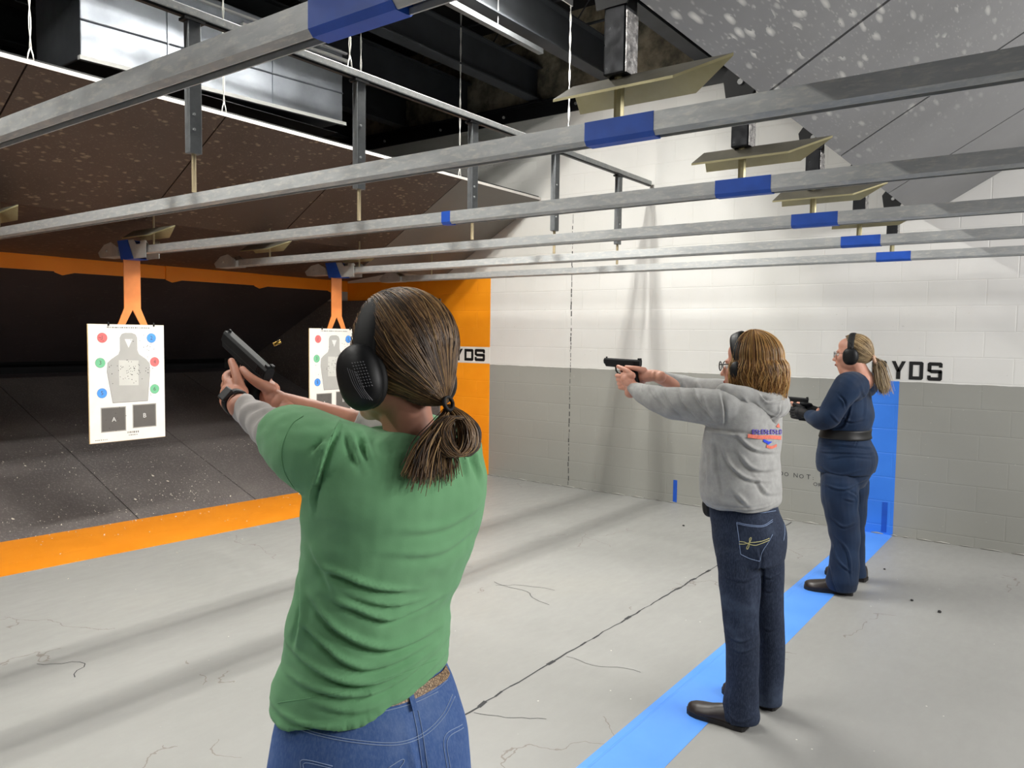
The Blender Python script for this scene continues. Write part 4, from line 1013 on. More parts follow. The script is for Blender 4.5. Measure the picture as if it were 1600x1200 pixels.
def shoe(parent, heel, toe, mat, h=.075, w=.048, z0=0.0):
    heel = Vector(heel); toe = Vector(toe); d = (toe-heel); L = d.length; d.normalize(); s = Vector((d.y, -d.x, 0)); rings = []
    prof = [(0.0, .55, .72), (.03, .85, .98), (.15, .95, 1.0), (.32, .90, 1.0), (.48, .95, .82), (.62, 1.08, .64), (.78, 1.12, .54), (.90, .95, .46), (.97, .65, .36), (1.0, .30, .25)]
    for f, wk, hk in prof:
        c = heel+d*L*f; W2 = w*wk; H = h*hk; rings.append([tuple(c+s*(W2*math.cos(a))+Vector((0, 0, z0+.018+max(0.0, math.sin(a))*H-max(0.0, -math.sin(a))*.004))) for a in np.linspace(0, 2*PI, 25)[:-1]])
    mb = MB(); mb.smooth = True; mb.loft(rings); o = mb.build('shoe', mat, parent)
    rings = []
    mb = MB()
    for zz, k in ((z0+.001, 1.03), (z0+.022, 1.05)):
        rings.append([])
        for f, wk, hk in prof: rings[-1].append(tuple(heel+d*(L*(f*1.02-.01))+s*(w*wk*k)+Vector((0, 0, zz))))
        for f, wk, hk in prof[::-1]: rings[-1].append(tuple(heel+d*(L*(f*1.02-.01))-s*(w*wk*k)+Vector((0, 0, zz))))
    mb.loft(rings); mb.build('sole', M['sole'], o)
    return o
# ------------------------------------------------------------------ hair helpers
def strands(name, paths, mats, parent, r=.0011, seed=1, n=3, weights=None):
    rs = np.random.RandomState(seed); mb = MB(); mb.smooth = True
    for P in paths:
        mb.mi = int(rs.choice(len(mats), p=weights)); k = len(P)
        rr = [r*(.5+.5*math.sin(PI*min(1, (i+.6)/k*1.0))) for i in range(k)]
        mb.tube([tuple(p) for p in P], rr, n, False)
    return mb.build(name, mats, parent)
def pulled_hair(T, tie, rad, cen=(0, -.015, .028), th_front=128, th_side=100, th_nape=48, count=1500, k=14, seed=2, rough=.0025, lift=0.0):
    """hair combed back over the skull to a tie point; everything in the head frame"""
    rs = np.random.RandomState(seed); cen = np.array(cen); tie = np.array(tie); rad = np.array(rad)
    ax = (tie-cen)/np.linalg.norm(tie-cen); up = np.array([0, 0, 1.0]); u_ = up-ax*up.dot(ax); u_ /= np.linalg.norm(u_); s_ = np.cross(ax, u_)
    M4 = np.array(T); td = np.linalg.norm(tie-cen)
    def point(al, th, off):
        d = ax*math.cos(th)+(u_*math.cos(al)+s_*math.sin(al))*math.sin(th); R_ = 1/math.sqrt(((d/rad)**2).sum())
        w_ = max(0, 1-math.degrees(th)/38.0)**1.5; rr = (R_+off)*(1-w_)+td*w_*(1 if th < .02 else 1); return cen+d*rr
    def th0(al):
        c = math.cos(al); 
        return math.radians(th_side+(th_front-th_side)*max(0, c)**.8 if c > 0 else th_side+(th_nape-th_side)*(-c)**1.4)
    P = []
    for i in range(count):
        al = rs.uniform(-PI, PI); t0 = th0(al)*rs.uniform(.93, 1.0); off = rs.uniform(-.001, rough)+lift; ph = rs.uniform(0, 6); wob = rs.uniform(0, .05)
        if rs.rand() < .25: t0 *= rs.uniform(.5, 1)
        pts = []
        for j in range(k):
            f = j/(k-1); th = t0*(1-f)**.92; pts.append(point(al+wob*math.sin(f*4+ph)+.10*math.sin(f*PI), max(th, .001), off*(1-f*.5)))
        P.append(np.array(pts) @ M4[:3, :3].T+M4[:3, 3])
    # under-shell
    mb = MB(); mb.smooth = True; rings = []; na = 48
    for j in range(14):
        ring = []
        for i in range(na):
            al = 2*PI*i/na; th = th0(al)*(1-j/13.0); ring.append(T @ Vector(point(al, max(th, .001), -.003)))
        rings.append(ring)
    mb.loft(rings)
    return P, mb
def place(loc, yaw=0, pitch=0, roll=0, s=1.0):
    return Matrix.Translation(Vector(loc)) @ Matrix.Rotation(yaw, 4, 'Z') @ Matrix.Rotation(pitch, 4, 'X') @ Matrix.Rotation(roll, 4, 'Y') @ Matrix.Scale(s, 4)
# ================================================================== shooter in the green T-shirt
F = Frame(1.05, 1.11)
PG = thing('person', 'person in green T-shirt over grey sleeves, seen from behind, aiming a raised pistol', 'person', (1.05, 1.10, 0))
Hd = place((1.072, 1.072, 1.549), .06, -.05, 0.03, 1.06)
gm = gun_matrix((1.10, 1.541, 1.499), math.radians(29), math.radians(2))
wl = Vector((1.005, 1.490, 1.440)); wr = gm @ Vector((.016, -.075, -.030))
gi = gm.inverted()
shL, elL = (.925, 1.12, 1.375), (.968, 1.30, 1.395); shR, elR = (1.235, 1.06, 1.365), (1.25, 1.315, 1.375)
mb = MB(); head_mb(mb, Hd, neck_to=(1.09, 1.04, 1.36))
limb(mb, [shL, elL, wl], [.042, .036, .026]); limb(mb, [shR, elR, wr], [.042, .038, .027])
torso(mb, F, [(700, 520, 730, 0, .55), (800, 500, 740, 0, .6), (950, 480, 690, 0, .6), (1060, 465, 690, 0, .62), (1200, 440, 715, 0, .65)])
for s, lx in ((-1, .965), (1, 1.125)):
    limb(mb, [(lx, 1.10, .86), (lx+s*.01, 1.13, .46), (lx+s*.02, 1.10, .09)], [.078, .050, .036]); limb(mb, [(lx+s*.02, 1.09, .07), (lx+s*.03, 1.22, .05)], [.035, .03])
V, N, Fc = remeshed(mb, .0065, 5)
hs = hands(gm, gi @ Vector(wr), gi @ wl)
ex = (np.vstack([h[0] for h in hs]), list(hs[0][1])+[tuple(i+len(hs[0][0]) for i in f) for f in hs[1][1]])
vf_build('body', V, Fc, M['skin'], PG, ex); eyes(PG, Hd)
# grey undershirt sleeves
mb = MB(); L_ = cr([shL+(.052,), (.945, 1.22, 1.385, .052), elL+(.047,), (.985, 1.385, 1.415, .037), tuple(wl-Vector((.002, .018, .004)))+(.0305,)], 6)
mb.tube([tuple(x[:3]) for x in L_], [x[3] for x in L_], 28); V, N, Fc = remeshed(mb, .005, 3)
ang = V @ np.array([.25, .9, .2]); D = .0022*np.sin(ang*95+8*V[:, 2]+3*np.sin(V[:, 0]*40))*np.clip((V[:, 1]-1.24)*9, 0, 1); V = V+N*D[:, None]; V = vnoise(V, N, .003, 28, (1, 2, 1))
vf_build('undershirt_sleeve', V, Fc, M['grey_ls'], PG)
mb = MB(); L_ = cr([shR+(.052,), elR+(.048,), (1.225, 1.36, 1.39, .043)], 6); mb.tube([tuple(x[:3]) for x in L_], [x[3] for x in L_], 24); V, N, Fc = remeshed(mb, .005, 3); V = vnoise(V, N, .005, 30)
vf_build('undershirt_sleeve', V, Fc, M['grey_ls'], PG)
# watch
mb = MB(); mb.smooth = True; ax_ = (wl-Vector(elL)).normalized(); c0 = wl+ax_*.016; a0 = ax_.orthogonal().normalized(); b0 = ax_.cross(a0)
for hw in (0,):
    rings = []
    for a in np.linspace(0, 2*PI, 33)[:-1]:
        d = a0*math.cos(a)+b0*math.sin(a); rings.append([tuple(c0+d*.0255-ax_*.010), tuple(c0+d*.0295-ax_*.011), tuple(c0+d*.0305), tuple(c0+d*.0295+ax_*.011), tuple(c0+d*.0255+ax_*.010)])
    mb.loft(rings, cap=False, closed=True)
wt = mb.build('watch', M['watch'], PG)
mb = MB(); dn = (Vector((-.75, -.35, .45))-ax_*Vector((-.75, -.35, .45)).dot(ax_)).normalized(); rot = Matrix((dn.cross(ax_), ax_, dn)).transposed()
mb.cbox(c0+dn*.033, (.032, .030, .010), rot); mb.build('watch_case', M['watch'], wt, bevel=.003)
# T-shirt
tilt = (F.r*0)[:2]
mb = MB(); rows = [(668, 575, 700, .0, .72), (680, 540, 725, .0, .62), (695, 512, 745, .0, .60), (720, 492, 758, 0, .60), (760, 482, 764, 0, .62), (800, 480, 757, 0, .64), (850, 478, 747, 0, .64), (900, 469, 727, 0, .64), (950, 456, 708, 0, .64), (1000, 448, 702, 0, .66), (1030, 437, 699, 0, .69), (1066, 430, 698, 0, .70)]
tl = []
for q in rows:
    s = np.clip((q[0]-900)/178.0, 0, 1); g_ = .13*s; tl.append((g_*F.r[0], -g_*F.r[1]*-1))
torso(mb, F, rows, tilts=[(t_[0], t_[1]) for t_ in tl])
limb(mb, [(1.02, 1.08, 1.340), (.94, 1.115, 1.368), (.945, 1.19, 1.384), (.955, 1.245, 1.392)], [.074, .080, .076, .068], 24)
mb2 = MB()
limb(mb, [(1.12, 1.06, 1.335), (1.215, 1.05, 1.345), (1.245, 1.13, 1.36), (1.245, 1.20, 1.365)], [.068, .066, .064, .062], 24)
V, N, Fc = remeshed(mb, .0052, 5)
FL = [([(522, 892), (554, 905), (590, 923), (619, 929), (680, 920)], .009, .0075), ([(498, 900), (527, 932), (568, 959), (613, 975), (680, 972)], .010, .009), ([(484, 934), (511, 956), (545, 983), (586, 997), (658, 990)], .009, .008),
      ([(462, 977), (500, 992), (536, 1008), (577, 1017), (613, 1015), (680, 999)], .010, .009), ([(465, 1015), (507, 1022), (545, 1028), (590, 1030), (635, 1020), (688, 1004)], .009, .0075), ([(440, 1066), (500, 1071), (556, 1069), (613, 1051), (691, 1022)], .008, .007),
      ([(433, 1083), (477, 1089), (545, 1080), (613, 1060), (690, 1036)], .007, .006), ([(508, 850), (544, 861), (589, 879), (640, 893)], .009, .0075), ([(544, 883), (600, 906), (650, 912)], .007, .004), ([(500, 1040), (560, 1052), (610, 1046)], .007, .004),
      ([(534, 656), (520, 685), (503, 743), (498, 775)], .006, -.007), ([(548, 662), (556, 688), (566, 705)], .009, .007), ([(566, 668), (580, 700)], .009, .006), ([(515, 672), (500, 690)], .008, .006), ([(731, 690), (742, 719), (752, 750)], .008, .006), ([(718, 700), (728, 740)], .009, .004),
      ([(478, 880), (482, 930), (470, 975)], .009, .006), ([(620, 800), (690, 806), (750, 790)], .012, .003), ([(600, 830), (680, 842), (742, 825)], .012, .003), ([(490, 820), (510, 850), (530, 890)], .012, .004)]
V = folds(V, N, F, [(a_, b_, c_*1.5) for a_, b_, c_ in FL]); V = vnoise(V, N, .005, 9, (1, 1, 2.2)); V = vnoise(V, N, .0018, 30, (1, 1, 1.5)); bvs = bvh_of(V, Fc)
ts = vf_build('t_shirt', V, Fc, M['green'], PG)
mb = MB(); mb.smooth = True
surf_line(mb, bvs, [(434, 1098), (500, 1088), (560, 1074), (620, 1056), (694, 1026)], .0008, 5, .0003); mb.build('hem_seam', M['green'], ts)
for nm, L_ in (('sleeve_hem_seam', [(474, 650), (455, 665), (441, 700), (444, 735), (462, 766)]), ('armhole_seam', [(531, 657), (518, 685), (500, 742)])):
    mb = MB(); mb.smooth = True; surf_line(mb, bvs, L_, .0010, 5, .0003); mb.build(nm, M['green'], ts)
mb = MB(); mb.smooth = True; nk = [F.P(u, v, t) for u, v, t in [(604, 664, -.01), (622, 670, -.035), (655, 680, -.045), (690, 690, -.03), (708, 684, .02), (690, 668, .07), (640, 655, .085), (608, 656, .05)]]
nk = cr(nk+[nk[0]], 5); mb.tube([tuple(p) for p in nk], .0085, 8, True, .5); mb.build('collar_band', M['green'], ts)
# jeans
mb = MB(); torso(mb, F, [(1035, 486, 684, 0, .64), (1060, 458, 697, 0, .67), (1100, 437, 714, 0, .70), (1150, 428, 727, 0, .76), (1200, 421, 733, 0, .78), (1250, 420, 736, 0, .76)], ex=2.2)
for s, lx in ((-1, .955), (1, 1.125)):
    limb(mb, [(lx, 1.09, .80), (lx, 1.11, .62), (lx+s*.01, 1.12, .45), (lx+s*.015, 1.09, .25), (lx+s*.02, 1.08, .085)], [.098, .086, .068, .060, .052], 22)
V, N, Fc = remeshed(mb, .006, 5)
V = folds(V, N, F, [([(640, 1100), (652, 1150), (656, 1200)], .012, -.008), ([(450, 1150), (520, 1160), (600, 1165)], .012, .002), ([(600, 1180), (640, 1190)], .01, .003)]); V = vnoise(V, N, .003, 12); bj = bvh_of(V, Fc)
jn = vf_build('jeans', V, Fc, M['jeans'], PG)
mb = MB(); mb.smooth = True
for L_ in ([(520, 1108), (580, 1110), (640, 1096), (680, 1078), (699, 1062)], [(512, 1111), (580, 1114), (642, 1100), (684, 1081)], [(448, 1128), (500, 1146), (560, 1157), (620, 1160), (660, 1146), (690, 1118), (707, 1085)], [(447, 1132), (500, 1150), (560, 1161), (620, 1164), (662, 1150), (693, 1121), (711, 1088)],
           [(645, 1110), (652, 1145), (660, 1200)], [(653, 1110), (660, 1145), (668, 1200)], [(470, 1200), (474, 1187), (520, 1197)], [(475, 1203), (478, 1192), (520, 1201)], [(606, 1200), (627, 1187), (631, 1190), (622, 1203)], [(698, 1200), (694, 1152), (722, 1132)], [(703, 1200), (699, 1156), (724, 1137)]):
    surf_line(mb, bj, L_, .0009, 5, .0006)
mb.build('seam_stitching', M['stitch'], jn)
mb = MB(); surf_band(mb, bj, [(512, 1105), (580, 1106), (640, 1091), (680, 1072), (697, 1056)], .012, .0022, 8); mb.build('waistband', M['jeans'], jn)
mb = MB(); surf_band(mb, bj, [(590, 1100), (625, 1092), (660, 1077), (690, 1058), (698, 1047)], .019, .0040, 8); bt = mb.build('belt', None, PG)
t_ = NT('tooled_tan_belt'); v_ = t_.coord(); t_.col(t_.ramp(t_.vor(v_, 170, 'DISTANCE_TO_EDGE'), [(.02, rgb('3a2418')), (.08, rgb('8a6a48')), (.3, rgb('b09673'))])).rough(.5); bt.data.materials.clear(); bt.data.materials.append(t_.m)
mb = MB(); surf_band(mb, bj, [(633, 1064), (637, 1080), (645, 1110)], .0125, .0075, 8); mb.build('belt_loop', M['jeans'], jn)
mb = MB(); surf_band(mb, bj, [(460, 1112), (462, 1128)], .0125, .0055, 8); mb.build('belt_loop', M['jeans'], jn)
for s, lx in ((-1, .935), (1, 1.145)): shoe(PG, (lx, 1.02, 0), (lx+s*.02, 1.28, 0), M['leather'])
# hair
HM = hairmats('brown_hair', ['46321f', '654a2f', '84643f', 'a88758', '2e2014'])
tie = (.002, -.114, -.080)
P, sh = pulled_hair(Hd, tie, (.086, .108, .100), count=3400, seed=4, rough=.006, th_front=164, th_side=134, th_nape=60)
sh.build('hair_base', HM[4], PG)
rs = np.random.RandomState(9); M4 = np.array(Hd); Tt = np.array(Hd @ Vector(tie))
def toW(p): return np.array(p) @ M4[:3, :3].T+M4[:3, 3]
for i in range(1000):      # gathered tail, folded into a hanging loop
    a, q = rs.uniform(0, 6.3), rs.uniform(0, 1)**.5*.016; o_ = np.array([math.cos(a)*q, math.sin(a)*q*.8, 0])
    base = [(.012, -.108, -.083), (.020, -.128, -.098), (.030, -.140, -.125), (.024, -.142, -.155), (.0, -.135, -.168), (-.022, -.125, -.150), (-.024, -.120, -.122), (-.008, -.126, -.102), (.012, -.134, -.104)]
    L_ = rs.randint(6, 10); fan = [.35, .9, 1.35, 1.5, 1.5, 1.4, 1.3, 1.1, 1.1]
    P.append(toW(cr([np.array(b)+o_*f_+rs.normal(0, .0012, 3) for b, f_ in zip(base[:L_], fan)], 4)))
for i in range(520):      # loose ends below the loop
    x0 = rs.uniform(-.055, .03); o_ = rs.normal(0, .006, 3)
    P.append(toW(cr([np.array((.008, -.112, -.09))+o_*.4, np.array((x0*.6-.01, -.118, -.125))+o_, np.array((x0-.015, -.112, -.155))+o_*1.5, np.array((x0*1.3-.022, -.110+rs.uniform(-.01, .01), -.185-rs.uniform(0, .02)))+o_*2], 5)))
for i in range(0):       # flyaways
    a = rs.uniform(-.9, .9); b = rs.uniform(.4, 2.2); d = np.array([math.sin(a)*.09, -math.cos(b)*.11, .03+math.sin(b)*.10]); P.append(toW(cr([d, d*1.05+rs.normal(0, .004, 3), d*1.07+rs.normal(0, .010, 3)], 4)))
strands('hair', P, HM, PG, .00125, 3, weights=[.25, .27, .25, .11, .12])
mb = MB(); mb.smooth = True; mb.tube([Hd @ Vector((tie[0]+.012*math.cos(a), tie[1]-.004+.006*math.sin(a)*.5, tie[2]+.002+.012*math.sin(a))) for a in np.linspace(0, 2*PI, 18)], .004, 6); mb.build('hair_tie', M['muffpad'], PG)
muffs(PG, Hd @ Matrix.Translation((0, -.002, -.018)), .118, (.030, .044, .058), lean=-.30, halfw=.080, bw=.029, yoke=False)
# flag print on the left cup: thin grey stripes and a star field
cupo = [c for c in PG.children if c.name.startswith('ear_cup')][0]
bc = bvh_of([tuple(Vector(v.co)+PG.location) for v in cupo.data.vertices], [tuple(p.vertices) for p in cupo.data.polygons])
M['print'] = simple('grey_cup_print', '77777a', .6); mb = MB(); rs = np.random.RandomState(4)
for k in range(5): surf_line(mb, bc, [(543+k*3.5, 575+k*1.5), (552+k*4.2, 600+k*2), (566+k*4, 622+k*.8)], .0009, 4, .0005)
for i in range(5):
    for j in range(9): 
        u, v = 550+i*4.2+j*1.7, 567+j*4.6-i*.6; surf_line(mb, bc, [(u, v), (u+1.6, v+1.3)], .0010, 4, .0005, 2)
mb.build('cup_print', M['print'], cupo)
cc = F.P(433, 536, .42); mb = MB(); mb.smooth = True; dv = Vector((.55, -.45, .35)).normalized(); c0 = Vector(cc)
mb.tube([c0-dv*.0096, c0-dv*.0082, c0-dv*.0080, c0-dv*.0070, c0+dv*.0096], [.0048, .0048, .0040, .0049, .0047], 14)
tag(setorg(mb.build('cartridge_case', M['brass']), tuple(c0)), 'small brass cartridge case in the air, just right of the raised pistol', 'cartridge case')
pistol(gm, 'black pistol tilted up in the hands of the green-shirted shooter')
# ================================================================== shooter in the grey hooded sweatshirt
F = Frame(3.15, 1.12)
PH = thing('person', 'person in grey hooded sweatshirt and dark jeans, aiming a pistol with straight arms', 'person', (3.15, 1.12, 0))
Hd = place((3.15, 1.105, 1.490), .05, -.04, 0, 1.0)
gm = gun_matrix((3.12, 1.608, 1.470), math.radians(1.5)); gi = gm.inverted()
shL, elL, wl = (2.985, 1.145, 1.325), (3.0, 1.40, 1.338), Vector((3.078, 1.612, 1.384))
shR, elR, wr = (3.315, 1.145, 1.335), (3.285, 1.38, 1.35), gm @ Vector((.022, -.082, -.036))
def legs(mb, L, n=20):
    for pts in L:
        limb(mb, [F.P(u, v, t) for u, v, t, r in pts], [r for *_, r in pts], n)
mb = MB(); head_mb(mb, Hd, neck_to=(3.15, 1.06, 1.33))
limb(mb, [shL, elL, wl], [.042, .036, .026]); limb(mb, [shR, elR, wr], [.042, .036, .026])
torso(mb, F, [(640, 1115, 1205, 0, .6), (700, 1112, 1208, 0, .7), (780, 1120, 1200, 0, .70), (850, 1130, 1212, 0, .72)])
legs(mb, [[(1152, 860, -.07, .066), (1157, 980, -.09, .045), (1160, 1110, -.09, .034)], [(1192, 860, .07, .062), (1201, 980, .09, .042), (1202, 1080, .10, .034)]])
V, N, Fc = remeshed(mb, .0065, 5)
hs = hands(gm, gi @ Vector(wr), gi @ wl)
ex = (np.vstack([h[0] for h in hs]), list(hs[0][1])+[tuple(i+len(hs[0][0]) for i in f) for f in hs[1][1]])
vf_build('body', V, Fc, M['skin2'], PH, ex); eyes(PH, Hd)
# hooded sweatshirt
mb = MB(); rows = [(606, 1150, 1198, 0, .8), (618, 1128, 1214, 0, .60), (636, 1116, 1222, 0, .62), (665, 1104, 1221, 0, .68), (700, 1099, 1220, 0, .74), (740, 1096, 1219, 0, .76), (768, 1095, 1221, 0, .76), (779, 1099, 1221, 0, .74), (787, 1106, 1216, 0, .72)]
torso(mb, F, rows)
Ls = [(3.03, 1.125, 1.315), (2.985, 1.16, 1.322), (2.985, 1.26, 1.325), (2.995, 1.37, 1.326), (3.02, 1.47, 1.342), (3.055, 1.56, 1.366), (3.07, 1.595, 1.377)]
limb(mb, Ls, [.080, .078, .074, .068, .056, .038, .028], 22, 6)
Rs = [(3.25, 1.11, 1.32), (3.315, 1.15, 1.34), (3.305, 1.26, 1.352), (3.285, 1.38, 1.36), (3.25, 1.45, 1.385), (3.20, 1.505, 1.415)]
limb(mb, Rs, [.078, .074, .068, .062, .050, .036], 22, 6)
V, N, Fc = remeshed(mb, .0058, 5)
V = folds(V, N, F, [([(1128, 606), (1134, 636), (1133, 664)], .008, -.010), ([(1102, 664), (1135, 666), (1180, 672)], .010, -.010), ([(1150, 668), (1175, 692), (1215, 705)], .010, .011), ([(1130, 690), (1142, 715), (1165, 735), (1200, 745)], .010, .013), ([(1155, 700), (1175, 722), (1212, 730)], .012, .010),
   ([(1118, 680), (1122, 720), (1130, 765)], .014, -.010), ([(1150, 757), (1168, 776)], .012, .010), ([(1180, 735), (1195, 760), (1215, 768)], .012, .008), ([(1105, 700), (1108, 750)], .012, .006),
   ([(1040, 604), (1052, 625), (1070, 645)], .008, .010), ([(1062, 600), (1072, 622), (1092, 645)], .009, .012), ([(1085, 602), (1095, 620), (1112, 640)], .009, .010), ([(1012, 600), (1022, 614), (1040, 632)], .007, .007), ([(1000, 598), (1004, 612)], .006, .005), ([(1025, 606), (1035, 622), (1050, 638)], .007, .007), ([(1100, 612), (1108, 632), (1122, 652)], .008, .008),
   ([(1100, 780), (1140, 785), (1180, 786), (1216, 781)], .006, -.004), ([(1099, 774), (1140, 779), (1180, 780), (1219, 776)], .006, -.004)])
V = vnoise(V, N, .006, 13, (1, 1, 1)); bh = bvh_of(V, Fc)
hd = vf_build('hooded_sweatshirt', V, Fc, M['hoodie'], PH)
mb = MB()
def gp(u, v, t): return tuple(F.P(u, v, t))
limb(mb, [gp(1124, 612, -.02), gp(1135, 612, -.14), gp(1170, 622, -.13), gp(1206, 634, -.07), gp(1215, 630, .06), gp(1190, 616, .15), gp(1150, 606, .13)], [.020, .034, .042, .050, .050, .042, .024], 18, 6)
limb(mb, [gp(1196, 626, -.05), gp(1201, 648, -.055), gp(1208, 666, -.045)], [.070, .056, .018], 18, 6)
limb(mb, [gp(1212, 606, -.06), gp(1221, 616, 0), gp(1214, 608, .06)], [.022, .026, .022], 14, 5)
V, N, Fc = remeshed(mb, .0055, 6)
V = folds(V, N, F, [([(1160, 616), (1180, 640), (1206, 668)], .008, .009), ([(1188, 612), (1198, 622), (1224, 622)], .008, -.014), ([(1205, 650), (1216, 640), (1218, 630)], .007, .009), ([(1180, 625), (1195, 640), (1212, 648)], .008, .006)]); V = vnoise(V, N, .005, 20)
vf_build('hood', V, Fc, M['hoodie'], hd)
# print on the back
M['pr_red'] = simple('faded_red_print', 'd9735f', .8, var=.15, scale=120); M['pr_vio'] = simple('violet_print', '6a55c8', .8, var=.2, scale=150); M['pr_blu'] = simple('blue_print', '1f43d6', .8)
mb = MB()
def chev(pts): surf_band(mb, bh, pts, .010, .0025, 6)
mb.mi = 0; surf_band(mb, bh, [(1168, 681), (1185, 683), (1205, 683), (1220, 684)], .0150, .0022, 8); surf_band(mb, bh, [(1197, 697), (1205, 699), (1213, 696)], .0110, .0022, 8); surf_patch(mb, bh, [(1212, 666), (1216, 661), (1218, 668), (1214, 668)], 4, 4, .0024)
mb.mi = 1
for i, u in enumerate(np.arange(1175.5, 1219, 4.6)):     # illegible block letters
    v0, v1 = 671.5, 677.6
    if i % 3 == 0: surf_line(mb, bh, [(u, v0), (u, v1)], .0021, 4, .003, 4); surf_line(mb, bh, [(u, v0), (u+2.6, v0+.2), (u+2.6, v1-.2), (u, v1)], .0016, 4, .003, 4)
    elif i % 3 == 1: surf_line(mb, bh, [(u+2.4, v0+.2), (u, v0+.8), (u+2.4, v1-1.2), (u, v1)], .0019, 4, .003, 4)
    else: surf_line(mb, bh, [(u, v0), (u, v1), (u+2.6, v1)], .0018, 4, .003, 4); surf_line(mb, bh, [(u, v0+2.6), (u+2.4, v0+2.4)], .0016, 4, .003, 4)
mb.mi = 2; surf_patch(mb, bh, [(1192, 686), (1199, 689), (1199.5, 694), (1192, 690)], 5, 5, .0026); surf_patch(mb, bh, [(1199, 689.5), (1206, 690), (1199.5, 695), (1197, 692)], 5, 5, .0028)
mb.build('back_print', [M['pr_red'], M['pr_vio'], M['pr_blu']], hd)
# jeans
mb = MB(); torso(mb, F, [(776, 1112, 1210, 0, .80), (800, 1110, 1218, 0, .84), (822, 1112, 1228, 0, .86), (850, 1116, 1229, 0, .86), (872, 1120, 1226, 0, .80)], ex=2.2)
legs(mb, [[(1153, 868, -.085, .088), (1155, 910, -.09, .083), (1157, 960, -.095, .074), (1160, 1005, -.095, .069), (1160, 1050, -.095, .066), (1158, 1095, -.095, .072), (1158, 1118, -.095, .076)],
          [(1192, 868, .085, .088), (1196, 910, .09, .078), (1200, 960, .095, .068), (1203, 1005, .095, .062), (1203, 1050, .095, .060), (1200, 1082, .095, .060), (1199, 1095, .095, .060)]])
V, N, Fc = remeshed(mb, .0058, 4)
V = folds(V, N, F, [([(1135, 885), (1165, 890), (1183, 884)], .008, .006), ([(1186, 880), (1190, 900), (1187, 940)], .010, -.010), ([(1135, 975), (1160, 980), (1184, 972)], .008, .006), ([(1136, 992), (1160, 996), (1184, 990)], .008, .006), ([(1190, 900), (1205, 905), (1220, 898)], .008, .006), ([(1190, 922), (1205, 927), (1218, 920)], .008, .005),
   ([(1190, 985), (1205, 990), (1220, 984)], .008, .005), ([(1134, 1085), (1155, 1100), (1180, 1092)], .009, .006), ([(1140, 1060), (1145, 1110), (1160, 1128)], .010, .006), ([(1183, 840), (1188, 860), (1184, 880)], .010, -.006)]); V = vnoise(V, N, .0035, 14); V[:, 2] = np.maximum(V[:, 2], .028); bj = bvh_of(V, Fc)
jn = vf_build('jeans', V, Fc, M['jeans_dk'], PH)
mb = MB(); mb.smooth = True
for L_ in ([(1134, 797), (1160, 799), (1190, 801), (1212, 798)], [(1151, 816), (1170, 820), (1192, 821), (1207, 812)], [(1151, 818), (1170, 822), (1192, 823), (1207, 815)], [(1151, 816), (1155, 845), (1157, 866)], [(1157, 866), (1172, 873), (1187, 877)], [(1187, 877), (1191, 862), (1200, 848), (1207, 835)], [(1224, 806), (1226, 830), (1224, 845)], [(1223, 809), (1229, 811)]):
    surf_line(mb, bj, L_, .0011, 4, .0008)
mb.build('seam_stitching', M['stitch'], jn)
mb = MB(); mb.smooth = True
for L_ in ([(1155, 846), (1163, 847), (1170, 850), (1180, 852), (1190, 849), (1202, 844)], [(1155, 850), (1163, 850), (1171, 848), (1182, 847), (1192, 845), (1202, 841)], [(1171, 849), (1171, 842), (1173.5, 840), (1173, 844), (1169, 851), (1166.5, 856), (1168, 858), (1170, 854), (1171, 849)]):
    surf_line(mb, bj, L_, .0015, 4, .0010)
mb.build('pocket_embroidery', M['gold'], jn)
mb = MB(); limb(mb, [gp(1108, 788, .02), gp(1109, 797, .02)], [.03, .03], 10, 2); mb.build('belt_pouch', M['muffpad'], PH)
shoe(PH, (3.05, 1.03, 0), (3.055, 1.285, 0), M['leather'], .068, .046); shoe(PH, (3.305, .985, 0), (3.33, 1.235, 0), M['leather'], .068, .046)
# hair: loose, wavy, to the collar
HM2 = hairmats('ginger_hair', ['7a5430', 'a07542', 'bf9457', 'd9b67c', '5a3b22'], .42)
rs = np.random.RandomState(21); M4 = np.array(Hd); P = []; rad = np.array((.082, .105, .097)); cen = np.array((0, -.02, .032))
def wavy(az, off, zend, wamp, ph, part, th_s=.05):
    pts = []; 
    for th in np.linspace(th_s, 1.62, 9):
        d = np.array([math.sin(az)*math.sin(th), math.cos(az)*math.sin(th), math.cos(th)]); R_ = 1/math.sqrt(((d/rad)**2).sum()); pts.append(cen+d*(R_+off)+np.array([part, 0, 0])*(1-th/1.62))
    last = pts[-1]; out = np.array([math.sin(az), math.cos(az), 0]); nseg = 7
    for i in range(1, nseg+1):
        f = i/nseg; z = last[2]+(zend-last[2])*f; w_ = wamp*math.sin(f*7+ph)*f**.5; fl = .018*math.sin(min(1, f*1.1)*2.6)-.012*f
        pts.append(np.array([last[0]+out[0]*(fl+off*.4)+w_*math.cos(az), last[1]+out[1]*(fl+off*.4)-w_*math.sin(az), z]))
    return cr(pts, 2)
mb = MB(); mb.smooth = True; rings = []
for j in range(12):
    ring = []
    for i in range(40):
        az = 2*PI*i/40; fr = max(0, math.cos(az)); thm = 1.75-.95*fr**1.5; th = .02+thm*j/11
        d = np.array([math.sin(az)*math.sin(th), math.cos(az)*math.sin(th), math.cos(th)]); R_ = 1/math.sqrt(((d/rad)**2).sum()); ring.append(Hd @ Vector(cen+d*(R_-.004)))
    rings.append(ring)
mb.loft(rings[::-1]); mb.build('hair_base', HM2[4], PH)
